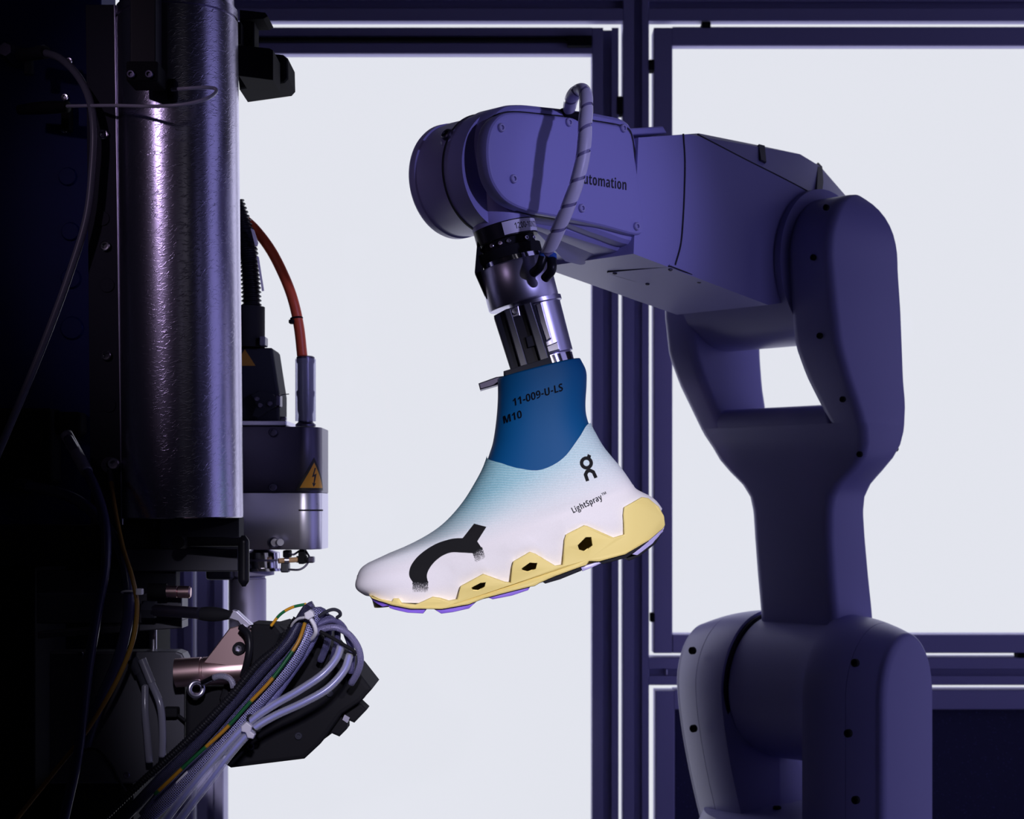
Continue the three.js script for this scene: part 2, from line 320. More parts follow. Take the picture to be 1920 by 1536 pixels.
const link2 = M('lower_link', (() => {
  const rings = [], top = hAt(764, dE);
  for (let i = 0; i <= 8; i++) { const t = Math.PI / 2 * (1 - i / 8), h = top - 0.022 * (1 - Math.sin(t)), s = at2(h), w = (s.bf - s.bb) / 2 - 0.0003, m = (s.bf + s.bb) / 2, ww = w - 0.022 * (1 - Math.cos(t)); rings.push(rring(gL - 0.01, gR + 0.012, m - ww, m + ww, h, 0.003)); }
  for (let py = 802; py <= 826; py += 6) { const h = hAt(py, dE), s = at2(h); rings.push(rring(gL - 0.01, gR + 0.012, s.bb + 0.0003, s.bf - 0.0003, h, 0.003)); }
  const lower = []; for (let py = 800; py <= 1300; py += 12) { const h = hAt(py, dE + 0.03 * (py - 480) / 800), s = at2(h); lower.push(rring(-s.A, s.A, s.bb, s.bf, h, 0.011)); }
  return both([prong(1), prong(-1), loft(rings, true, true, 0.75), loft(lower, true, true, 0.75)]);
})(), mat.paint, robot);
// covers on the outside of the fork, screws and notches
function uPlate(pts, a, thick, bevel, bend) {                   // outline [[b, h]] lying on the plane u = a, extruded along +u
  const s = new THREE.Shape(pts.map(p => new THREE.Vector2(p[0], p[1])));
  const g = new THREE.ExtrudeGeometry(s, { depth: Math.max(1e-4, thick - bevel), bevelEnabled: bevel > 0, bevelSize: bevel, bevelThickness: bevel, bevelOffset: -bevel, bevelSegments: 3, curveSegments: 16 });
  const p = g.attributes.position;
  for (let i = 0; i < p.count; i++) { const b = p.getX(i), h = p.getY(i), z = p.getZ(i), q = R(a + z + (bend ? bend(b, h) : 0), b, h); p.setXYZ(i, q.x, q.y, q.z); }
  // the map (b, h, z) -> (u, v, up) mirrors: turn the faces round
  const flip = arr => { for (let i = 0; i < arr.length / 9; i++) for (let k = 0; k < 3; k++) [arr[i * 9 + 3 + k], arr[i * 9 + 6 + k]] = [arr[i * 9 + 6 + k], arr[i * 9 + 3 + k]]; };
  flip(p.array); g.computeVertexNormals(); return toCreasedNormals(g, 0.5);
}
for (const [x, y] of [[1598, 382], [1526, 483], [1538, 630], [1581, 749], [1616, 852], [1690, 836]]) { const s = at2(hAt(y, dE)); const [a, h] = onV(x, y, s.bf); screw(link2, x > 1640 ? R(s.A - 0.01, s.bb + 0.002, h) : R(Math.min(a, s.A - 0.004), s.bf + 0.0005, h), x > 1640 ? W.clone().negate() : W, 0.0034, mat.black); }
// --- elbow drum and upper arm
const arm = M('upper_arm', (() => {
  const f = 0.057, pt = (px, py, a) => { const [b, h] = onU(px, py, a); return R(a, b, h); };
  const sideF = [[1197, 258], [1290, 252], [1312, 256], [1548, 376], [1188, 476], [1265, 498], [1385, 545], [1440, 572]].map(p => pt(...p, f));
  const ridge = [[1310, 250, 0.04], [1420, 272, 0.018], [1500, 289, 0.016], [1538, 312, 0.016], [1590, 372, 0.03]].map(p => pt(...p));
  const under = [[1088, 496, -0.03], [1145, 521, -0.03], [1240, 556, -0.03], [1330, 580, -0.03]].map(p => pt(...p));
  const back = sideF.map(q => { const r = q.clone().sub(E); const a = r.dot(U); return q.clone().addScaledVector(U, -2 * a); }).filter((q, i) => i < 4);
  const backLow = sideF.slice(4).map(q => q.clone().addScaledVector(U, -0.10 - 0.03));
  const rear = [R(f, bE - 0.05, 0.02), R(-f, bE - 0.05, 0.02), R(f, bE - 0.03, -0.05), R(-f, bE - 0.03, -0.05)];
  const hull = new ConvexGeometry([...sideF, ...ridge, ...under, ...back, ...backLow, ...rear]);
  hull.setAttribute('uv', new THREE.Float32BufferAttribute(new Float32Array(hull.attributes.position.count * 2), 2));
  const drum = turned(R(gL - 0.005, bE, hC - 0.004), U, [[0, 0], [0.088, 0], [0.088, gR - gL + 0.01], [0, gR - gL + 0.01]], 64);
  return both([toCreasedNormals(hull, 0.12), drum]);
})(), mat.paint, robot);
const onArm = (px, py, a = 0.0575) => { const [b, h] = onU(px, py, a); return R(a, b, h); };
M('seam', sweep([[1281, 251], [1284, 300], [1283, 360], [1280, 420], [1276, 460], [1266, 497]].map(p => onArm(...p, 0.0572)), 0.0011, 60, 6), mat.seam, arm);
{ // ribs of the slanted top cover and the raised top plate
  const roof = new THREE.Plane().setFromCoplanarPoints(onArm(1312, 256, 0.057), onArm(1548, 376, 0.057), onArm(1460, 281, 0.017));
  const onRoof = (px, py) => new THREE.Ray(camera.position, P(px, py, 2).sub(camera.position).normalize()).intersectPlane(roof, V(0, 0, 0));
  for (const c of [[[1419, 274], [1430, 277], [1433, 308], [1423, 303]], [[1530, 308], [1538, 316], [1540, 345], [1538, 362], [1528, 358]]]) { const q = c.map(p => onRoof(...p)), n = roof.normal, g = new ConvexGeometry([...q.map(p => p.clone().addScaledVector(n, 0.0034)), ...q.map(p => p.clone().addScaledVector(n, -0.0034))]); M('cover_slot', g, mat.paintDark, arm); }
  M('seam', sweep([[1308, 252], [1400, 300], [1470, 335], [1545, 375]].map(p => onArm(...p, 0.0568)), 0.0009, 40, 6), mat.seam, arm);
  const q = [[1182, 240], [1245, 236], [1252, 250], [1180, 254]].map(p => onU(...p, 0.045));
  M('top_plate', uPlate(q, 0.0, 0.045, 0.003), mat.paint, arm);
  const pt = (px, py, a) => { const [b, h] = onU(px, py, a); return R(a, b, h); };
  const plane = new THREE.Plane().setFromCoplanarPoints(pt(1188, 476, 0.057), pt(1385, 545, 0.057), pt(1145, 521, -0.03)); if (plane.normal.y > 0) plane.negate();
  const under = (px, py, off) => { const dir = P(px, py, 2).sub(camera.position).normalize(), q = new THREE.Ray(camera.position, dir).intersectPlane(plane, V(0, 0, 0)); return q.addScaledVector(plane.normal, off); };
  const lid = [[1140, 509], [1256, 499], [1262, 501], [1322, 527], [1318, 530], [1222, 535], [1214, 533], [1140, 511]];
  const lg = new ConvexGeometry([...lid.map(p => under(...p, -0.002)), ...lid.map(p => under(...p, 0.0012))]); lg.setAttribute('uv', new THREE.Float32BufferAttribute(new Float32Array(lg.attributes.position.count * 2), 2));
  const lidMesh = M('service_lid', lg, mat.paint, arm);
  M('lid_gap', sweep([...lid, lid[0]].map(p => under(...p, 0.0002)), 0.0008, 120, 6), mat.seam, lidMesh);
  for (const p of [[1153, 510], [1257, 503], [1311, 526], [1214, 530]]) screw(lidMesh, under(...p, 0.0008), plane.normal, 0.0024, mat.darkMetal);
}
// --- wrist housing: single sided arm with its cover, barrel of the wrist joint
const aP = 0.061;
const round = (pts, n = 5) => new THREE.CatmullRomCurve3(pts.map(p => V(p[0], p[1], 0)), true, 'centripetal').getPoints(pts.length * n).slice(0, -1).map(p => [p.x, p.y]);
const outH = [[885, 225], [905, 209], [935, 205], [985, 209], [1030, 214], [1085, 222], [1138, 240], [1158, 345], [1168, 440], [1150, 466], [1085, 450], [1030, 430], [975, 412], [930, 392], [893, 350], [878, 300], [876, 260]];
const outB = [[1010, 222], [1060, 214], [1120, 219], [1180, 238], [1200, 345], [1210, 440], [1192, 474], [1120, 452], [1050, 430], [1000, 416]];
const wristHousing = M('wrist_housing', both([uPlate(round(outH).map(p => onU(...p, 0.020)), 0.014, 0.040, 0.010), uPlate(outB.map(p => onU(...p, 0.050)), -0.045, 0.085, 0.010), (() => {   // slanted belly below the cover
  const g = new ConvexGeometry([[972, 400, 0.047], [1080, 420, 0.05], [1200, 447, 0.05], [1036, 462, -0.008], [1060, 490, -0.015], [1088, 497, -0.02], [1196, 478, -0.008], [1000, 330, 0.0], [1190, 330, 0.0], [1000, 330, 0.045], [1190, 330, 0.045]].map(([x, y, a]) => { const [b, h] = onU(x, y, a); return R(a, b, h); }));
  g.setAttribute('uv', new THREE.Float32BufferAttribute(new Float32Array(g.attributes.position.count * 2), 2)); return toCreasedNormals(g, 0.5);
})()]), mat.paint, robot);
const cov = [[938, 216], [958, 210], [1020, 214], [1110, 226], [1172, 239], [1181, 247], [1190, 290], [1200, 360], [1207, 428], [1201, 440], [1130, 425], [1060, 410], [990, 396], [948, 376], [922, 340], [913, 300], [914, 260], [922, 234]];
M('wrist_cover', uPlate(round(cov).map(p => onU(...p, aP)), aP - 0.012, 0.013, 0.004), mat.paint, wristHousing);
M('cover_gasket', uPlate(round(cov).map(p => onU(p[0] + (p[0] < 1050 ? -4 : 3), p[1] + (p[1] < 300 ? -2 : 4), aP - 0.007)), aP - 0.013, 0.006, 0.001), mat.seam, wristHousing);
for (const [x, y] of [[937, 240], [960, 336], [1064, 230], [1166, 241], [1088, 391], [1191, 425]]) { const [b, h] = onU(x, y, aP); screw(wristHousing, R(aP + 0.0005, b, h), U, 0.0042, mat.alu); }
const [bW, hW] = onU(991, 312, aP);
const barrel = M('wrist_barrel', turned(R(0, bW, hW), U.clone().negate(), [[0, -0.03], [0.057, -0.03], [0.0575, -0.012], [0.0575, -0.006], [0.0555, -0.003], [0.0555, 0.026], [0.0545, 0.033], [0.0545, 0.0365], [0.0560, 0.0375], [0.0562, 0.044], [0.0550, 0.047], [0.049, 0.053], [0.03, 0.057], [0, 0.058]], 96), mat.paint, robot);
M('barrel_seam', turned(R(0, bW, hW), U.clone().negate(), [[0.050, -0.006], [0.0582, -0.006], [0.0582, -0.0035], [0.050, -0.0035]], 96), mat.seam, barrel);
{ // the large bolt on the barrel
  let best = [1e9];
  for (let a = -0.03; a < 0.004; a += 0.002) for (let t = 0; t < 6.28; t += 0.01) { const c = R(a, bW, hW); const n = W.clone().multiplyScalar(Math.cos(t)).addScaledVector(UP, Math.sin(t)), q = c.clone().addScaledVector(n, 0.0555), [x, y] = pixelOf(q), e = Math.hypot(x - 848, y - 260) + (n.dot(W) < 0.1 ? 500 : 0); if (e < best[0]) best = [e, n, q]; }
  const [, n, at] = best; M('bolt_boss', turned(at.clone().addScaledVector(n, -0.004), n, [[0, 0.0058], [0.0085, 0.0058], [0.0105, 0.004], [0.011, 0]], 32), mat.paint, barrel); screw(barrel, at.clone().addScaledVector(n, 0.0015), n, 0.0058, mat.darkMetal, 'bolt');
}
// lettering on the cover
const font = await new FontLoader().loadAsync('fonts/droid/droid_sans_bold.typeface.json');
{
  const g = new TextGeometry('automation', { font, size: 1, depth: 0.02, curveSegments: 4 }); g.computeBoundingBox();
  const [b0, h0] = onU(1082, 343, aP), [b1, h1] = onU(1173, 357, aP), w = g.boundingBox.max.x, p = g.attributes.position, sx = (b1 - b0) / w, sy = (h1 - h0) / w, cap = px2m(21, 1.55);
  for (let i = 0; i < p.count; i++) { const x = p.getX(i), y = p.getY(i), z = p.getZ(i), q = R(aP + 0.0008 + z * 0.02, b0 + sx * x, h0 + sy * x + y * cap * 0.98); p.setXYZ(i, q.x, q.y, q.z); }
  g.computeVertexNormals(); M('lettering', g, mat.seam, wristHousing, 'black lettering');
}
// --- shoulder: turret fork with covers, drum of the lower link, base
const bS = -0.055, hS = hAt(1292, dE - 0.05 + 0.09 + K * 0.0);
const S = { gR: onV(1506, 1300, bS + 0.09)[0], gL: onV(1354, 1300, bS + 0.09)[0] };
M('shoulder_drum', turned(R(S.gL - 0.01, bS, hS), U, [[0, 0], [0.080, 0], [0.083, 0.012], [0.083, 0.016], [0.086, 0.018], [0.086, S.gR - S.gL + 0.015], [0, S.gR - S.gL + 0.015]], 72), mat.paint, link2);
M('drum_ring', turned(R(S.gL - 0.002, bS, hS), U, [[0.07, 0], [0.0885, 0], [0.0885, 0.006], [0.07, 0.006]], 72), mat.seam, link2);
const rL = 0.092, hB = hAt(1500, dE + 0.06);
function lobe(a0, T, s0, s1, Ib, Ih, taper) {                   // rounded stadium swept along u from a0, narrowing outwards; the end is domed
  const rings = [], outline = (a, ib, ih) => { const o = [], rb = rL - ib, rh = rL - ih, low = hB - 0.16, n = 32; for (let i = 0; i <= n; i++) { const t = Math.PI * i / n; o.push(R(a, bS + rb * Math.cos(t), hS + rh * Math.sin(t))); } for (let i = 1; i <= 14; i++) { const h = hS - (hS - low) * i / 14; o.push(R(a + taper(h), bS - rb, h)); } for (let i = 14; i >= 1; i--) { const h = hS - (hS - low) * i / 14; o.push(R(a + taper(h), bS + rb, h)); } return o; };
  const n = 14; for (let i = 0; i <= n; i++) { const q = s0 + (s1 - s0) * i / n, k = q ** 1.7; rings.push(outline(a0 + T * q, Ib * k, Ih * k)); }
  if (s1 === 1) for (let i = 1; i <= 5; i++) { const t = Math.PI / 2 * i / 5, e = 0.012; rings.push(outline(a0 + T + Math.sign(T) * e * 0.6 * Math.sin(t), Ib + e * (1 - Math.cos(t)), Ih + e * (1 - Math.cos(t)))); }
  else rings.push(outline(a0 + T * (s1 + 0.01), Ib * s1 ** 1.7 + 0.003, Ih * s1 ** 1.7 + 0.003));
  if (T > 0) rings.reverse();
  return loft(rings, true, true, 0.6);
}
const flare = h => Math.max(0, hS - h) ** 1.5 * 0.55, none = () => 0;
const turret = M('turret', both([lobe(S.gR, 0.076, 0, 0.62, 0.035, 0.017, none), lobe(S.gL, -0.094, 0, 0.5, 0.035, 0.02, flare)]), mat.paint, robot);
M('turret_cover', lobe(S.gR, 0.076, 0.63, 1, 0.035, 0.017, none), mat.paint, turret);
M('turret_cover', lobe(S.gL, -0.094, 0.51, 1, 0.035, 0.02, flare), mat.paint, turret);
M('turret_deck', turned(R(0, bS, hB - 0.10), UP, [[0, 0], [0.135, 0], [0.135, 0.075], [0.128, 0.09], [0.06, 0.1], [0, 0.1]], 72), mat.paint, turret);
for (const [x, y, b] of [[1605, 1243, 0.09], [1592, 1375, 0.09], [1606, 1500, 0.09], [1300, 1220, 0.08], [1302, 1366, 0.09]]) { const [a, h] = onV(x, y, bS + b); screw(turret, R(a, bS + b + 0.001, h), W, 0.0046, mat.black); }
for (const [x, y] of [[1446, 1490], [1485, 1512]]) { const [a, h] = onV(x, y, bS + 0.03); screw(turret, R(a, bS + 0.06, hB - 0.001), UP, 0.005, mat.black); }
M('base', turned(R(0, bS, hB - 0.30), UP, [[0, 0], [0.17, 0], [0.17, 0.03], [0.13, 0.05], [0.13, 0.2], [0, 0.2]], 64), mat.paint, robot);
const baseY = E.y + hB - 0.30;
{ // bench that carries the robot, below the frame
  const t = thing('machine_bench', 'steel bench under the robot base', 'bench'), c = R(0, bS, 0);
  M('bench_top', new RoundedBoxGeometry(1.9, 0.04, 0.95, 2, 0.004).translate(c.x - 0.42, baseY - 0.02, c.z + 0.18), std(lin(0.22, 0.21, 0.27), { roughness: 0.6 }), t);
  for (const [x, z] of [[-1.3, -0.22], [0.45, -0.22], [-1.3, 0.6], [0.45, 0.6]]) M('leg', new RoundedBoxGeometry(0.06, baseY - 0.04, 0.06, 2, 0.004).translate(c.x + x, (baseY - 0.04) / 2, c.z + z), mat.plate, t);
}

// ------------------------------------------------------------------ tool on the wrist: pieces along the tool axis
const TA = 14.5 * Math.PI / 180, tDir = V(Math.sin(TA), -Math.cos(TA), 0), tSide = V(Math.cos(TA), Math.sin(TA), 0), dT = 1.585;
const T0 = P(928, 360, dT);
const tp = (s, k, z = 0) => T0.clone().addScaledVector(tSide, s).addScaledVector(tDir, k).add(V(0, 0, z));     // metres in the tool frame
const tpx = (px, py) => { const q = P(px, py, dT).sub(T0); return [q.dot(tSide), q.dot(tDir)]; };
const along = (px, py) => tpx(px, py)[1];
M('wrist_stub', turned(T0, tDir, [[0, 0.0], [0.030, 0.0], [0.0305, along(942, 425)], [0.0, along(942, 425)]], 48), mat.paint, robot);
const kk = (y) => along(928 + (y - 360) * Math.tan(TA), y);
M('wrist_flange', turned(T0, tDir, [[0, kk(424)], [0.0300, kk(424)], [0.0300, kk(452)], [0, kk(452)]], 48), mat.blackGloss, robot);
{ // label strip around the flange
  const c = document.createElement('canvas'); c.width = 512; c.height = 128; const x = c.getContext('2d');
  x.fillStyle = '#d8d6e4'; x.fillRect(0, 0, 512, 128); x.fillStyle = '#17151f'; x.font = 'bold 84px sans-serif'; x.fillText('1200-10N72', 130, 92, 372);
  const t = new THREE.CanvasTexture(c); t.colorSpace = THREE.SRGBColorSpace;
  const g = new THREE.CylinderGeometry(0.0306, 0.0306, px2m(24, dT), 24, 1, true, -0.08, 1.45);
  g.applyMatrix4(new THREE.Matrix4().makeBasis(tSide, tDir.clone().negate(), V(0, 0, 1)));
  const q = tp(0, kk(438)); g.translate(q.x, q.y, q.z); M('label_strip', g, std(0xffffff, { map: t, roughness: 0.5 }), robot, 'white printed label strip');
}
const tool = thing('tool_changer', 'cylindrical aluminium gripper coupling between robot flange and shoe form', 'gripper');
M('black_ring', turned(T0, tDir, [[0, kk(453)], [0.026, kk(453)], [0.026, kk(466)], [0.030, kk(468)], [0.030, kk(486)], [0, kk(486)]], 48), mat.black, tool);
for (const s of [-0.016, -0.008, 0.0, 0.017, 0.024]) { const z = Math.sqrt(0.0262 ** 2 - Math.min(0.0255, Math.abs(s)) ** 2); screw(tool, tp(s, kk(460), z), V(s * K, 0, z).normalize(), 0.0022, mat.steel); }
M('chrome_ring', turned(T0, tDir, [[0, kk(484)], [0.029, kk(484)], [0.029, kk(497)], [0, kk(497)]], 48), mat.chrome, tool);
const collar = M('collar', turned(T0, tDir, [[0, kk(496)], [0.0335, kk(496)], [0.0345, kk(499)], [0.0345, kk(568)], [0.0335, kk(571)], [0, kk(571)]], 64), mat.satin, tool);
M('side_bracket', (() => { const q = [[895, 450], [905, 470], [906, 505], [925, 575], [912, 560], [890, 510]]; return poly(q, dT - 0.01, 0.02, 0.001); })(), mat.black, tool);
M('piston_body', turned(tp(0.011, 0), tDir, [[0, kk(570)], [0.0255, kk(570)], [0.0255, kk(578)], [0.0235, kk(580)], [0.0235, kk(672)], [0.021, kk(674)], [0.021, kk(682)], [0, kk(682)]], 56), mat.satin, tool);
M('base_ring', turned(tp(0.009, 0), tDir, [[0, kk(676)], [0.0245, kk(676)], [0.0245, kk(696)], [0, kk(696)]], 48), mat.chrome, tool);
{ // slotted jaw plate with two rails, foot and tongue
  const loc = (pts, d0, th, bev) => poly(pts, d0, th, bev), dj = dT - 0.036;
  const jaw = M('jaw_plate', loc([[926, 592], [948, 580], [996, 566], [1004, 574], [1038, 690], [1040, 702], [955, 722], [945, 716], [944, 698], [958, 692]], dj, 0.03, 0.001), mat.charcoal, tool);
  M('rail', loc([[945, 582], [957, 578], [994, 700], [980, 704]], dj - 0.006, 0.01, 0.001), mat.plate, jaw);
  M('rail', loc([[981, 570], [995, 566], [1034, 688], [1018, 694]], dj - 0.006, 0.01, 0.001), mat.plate, jaw);
  M('slot', loc([[960, 590], [980, 582], [1012, 686], [994, 692]], dj - 0.0005, 0.002, 0), mat.seam, jaw);
  M('slider', loc([[957, 578], [972, 573], [976, 592], [961, 597]], dj - 0.004, 0.006, 0.001), mat.steel, jaw);
  screw(jaw, P(965, 584, dj - 0.004), V(0, 0, 1), 0.003, mat.steel);
  M('slider', loc([[985, 632], [998, 628], [1004, 648], [990, 652]], dj - 0.004, 0.006, 0.001), mat.charcoal, jaw);
  M('latch', loc([[1004, 570], [1015, 566], [1024, 600], [1034, 634], [1024, 640], [1012, 604]], dT - 0.03, 0.012, 0.001), mat.steel, tool);
  M('latch', loc([[1022, 650], [1046, 640], [1050, 656], [1028, 662]], dT - 0.03, 0.012, 0.001), mat.satin, tool);
  M('foot_plate', loc([[944, 696], [1030, 670], [1040, 700], [954, 722]], dj - 0.008, 0.045, 0.001), mat.charcoal, tool);
  M('tongue', loc([[897, 719], [930, 707], [950, 704], [950, 716], [931, 722], [900, 731]], dT - 0.02, 0.022, 0.001), mat.darkMetal, tool);
}
{ // air hose with spiral wrap from the wrist top to the collar
  const hose = thing('air_hose', 'white spiral wrapped air hose arching over the robot wrist', 'hose');
  const pts = [P(1068, 208, 1.60), P(1070, 190, 1.58), P(1080, 173, 1.56), P(1094, 170, 1.545), P(1099, 190, 1.53), P(1097, 235, 1.515), P(1094, 285, 1.51), P(1082, 340, 1.51), P(1062, 395, 1.515), P(1040, 445, 1.525), P(1025, 478, 1.535)];
  const r = px2m(13, 1.52);
  M('inner_tubes', sweep(pts, r * 0.82, 140, 14), std(lin(0.22, 0.20, 0.34), { roughness: 0.4 }), hose);
  const c = new THREE.CatmullRomCurve3(pts, false, 'centripetal'), N = 9, n = 400, fr = c.computeFrenetFrames(n, false), pos = [], idx = [], m = 10, steps = N * 28;
  for (let i = 0; i <= steps; i++) for (let j = 0; j <= m; j++) {
    const t = Math.min(1, (i / 28 + 0.86 * j / m) / (N + 0.86)), a = i / 28 * Math.PI * 2 + 0.9 * j / m * 0.0, k = Math.round(t * n), p = c.getPointAt(t), rr = r * (1 + 0.03 * Math.sin(Math.PI * j / m));
    const q = p.addScaledVector(fr.normals[k], Math.cos(a) * rr).addScaledVector(fr.binormals[k], Math.sin(a) * rr); pos.push(q.x, q.y, q.z);
  }
  for (let i = 0; i < steps; i++) for (let j = 0; j < m; j++) { const a = i * (m + 1) + j, b = a + m + 1; idx.push(a, b, a + 1, b, b + 1, a + 1); }
  const g = new THREE.BufferGeometry(); g.setAttribute('position', new THREE.Float32BufferAttribute(pos, 3)); g.setIndex(idx); g.computeVertexNormals();
  M('spiral_wrap', g, mat.milky, hose);
  M('elbow_fitting', both([sweep([P(1058, 204, 1.6), P(1060, 214, 1.6), P(1075, 218, 1.6), P(1098, 219, 1.6)], px2m(9, 1.6), 20, 14)]), mat.blackGloss, hose, 'black push-in elbow');
  M('elbow_fitting', sweep([P(1020, 478, 1.535), P(1012, 500, 1.535), P(1000, 512, 1.545)], px2m(9, 1.54), 20, 14), mat.blackGloss, hose, 'black push-in elbow');
  M('elbow_fitting', sweep([P(1034, 482, 1.535), P(1034, 506, 1.53), P(1022, 522, 1.54)], px2m(9, 1.54), 20, 14), mat.blackGloss, hose, 'black push-in elbow');
  M('release_ring', both([rod(P(1021, 474, 1.535), P(1019, 482, 1.535), px2m(9.5, 1.53)), rod(P(1035, 478, 1.535), P(1035, 486, 1.533), px2m(9, 1.53))]), std(lin(0.03, 0.10, 0.40), { roughness: 0.4 }), hose, 'blue release ring');
}

// ------------------------------------------------------------------ the shoe on its blue form
const DS = 1.55, SA = 15 * Math.PI / 180, e1 = V(Math.cos(SA), Math.sin(SA), 0), e2 = V(-Math.sin(SA), Math.cos(SA), 0), S0 = P(690, 1140, DS);
const sk = (px, py) => { const q = P(px, py, DS).sub(S0); return [q.dot(e1), q.dot(e2)]; };
const shoeAt = (s, k, z) => S0.clone().addScaledVector(e1, s).addScaledVector(e2, k).add(V(0, 0, z));
const table = pts => { const t = pts.slice().sort((p, q) => p[0] - q[0]); return x => { if (x <= t[0][0]) return t[0][1]; for (let i = 0; i + 1 < t.length; i++) if (x <= t[i + 1][0]) { const f = (x - t[i][0]) / Math.max(1e-9, t[i + 1][0] - t[i][0]); return t[i][1] + (t[i + 1][1] - t[i][1]) * f; } return t[t.length - 1][1]; }; };
const smooth = pts => {                                       // cubic through the points, one value for each x
  const t = pts.slice().sort((p, q) => p[0] - q[0]), n = t.length, m = t.map((p, i) => { const a = t[Math.max(0, i - 1)], b = t[Math.min(n - 1, i + 1)]; return (b[1] - a[1]) / Math.max(1e-9, b[0] - a[0]); });
  return x => { if (x <= t[0][0]) return t[0][1]; if (x >= t[n - 1][0]) return t[n - 1][1]; let i = 0; while (x > t[i + 1][0]) i++; const h = t[i + 1][0] - t[i][0], u = (x - t[i][0]) / h, u2 = u * u, u3 = u2 * u; return (2 * u3 - 3 * u2 + 1) * t[i][1] + (u3 - 2 * u2 + u) * h * m[i] + (3 * u2 - 2 * u3) * t[i + 1][1] + (u3 - u2) * h * m[i + 1]; };
};
const frontK = smooth([[688, 1118], [677, 1104], [673, 1092], [672, 1080], [678, 1066], [690, 1056], [705, 1049], [735, 1035], [762, 1024], [790, 1010], [812, 997], [832, 982], [852, 962], [872, 937], [890, 908], [906, 878], [916, 850], [922, 830], [928, 790], [931, 750], [931, 711]].map(p => { const [s, k] = sk(...p); return [k, s]; }));
const backK = smooth([[1250, 985], [1244, 960], [1226, 943], [1212, 933], [1192, 920], [1180, 902], [1163, 878], [1146, 858], [1130, 838], [1115, 812], [1106, 794], [1101, 775], [1100, 755], [1102, 720], [1101, 695], [1090, 672]].map(p => { const [s, k] = sk(...p); return [k, s]; }));
const widthK = smooth([[-0.02, 0.046], [0.02, 0.050], [0.04, 0.047], [0.06, 0.042], [0.09, 0.037], [0.12, 0.034], [0.16, 0.033], [0.30, 0.031]]);
function shoePoint(k, p, side, grow = 0) {                      // level k, p = 0 toe .. 1 heel
  const f = frontK(k) - grow, b = backK(k) + grow, q = (1 - Math.cos(Math.PI * p)) / 2, s = f + (b - f) * q;
  const n = 2.35, x = Math.abs(2 * q - 1), sh = Math.pow(Math.max(0, 1 - Math.pow(x, n)), 1 / n), low = Math.max(0, Math.min(1, (0.075 - k) / 0.06));
  const bias = 1 - 0.26 * q * low + (q < 0.5 ? 0 : 0);
  return [s, (widthK(k) + grow) * sh * bias * side];
}
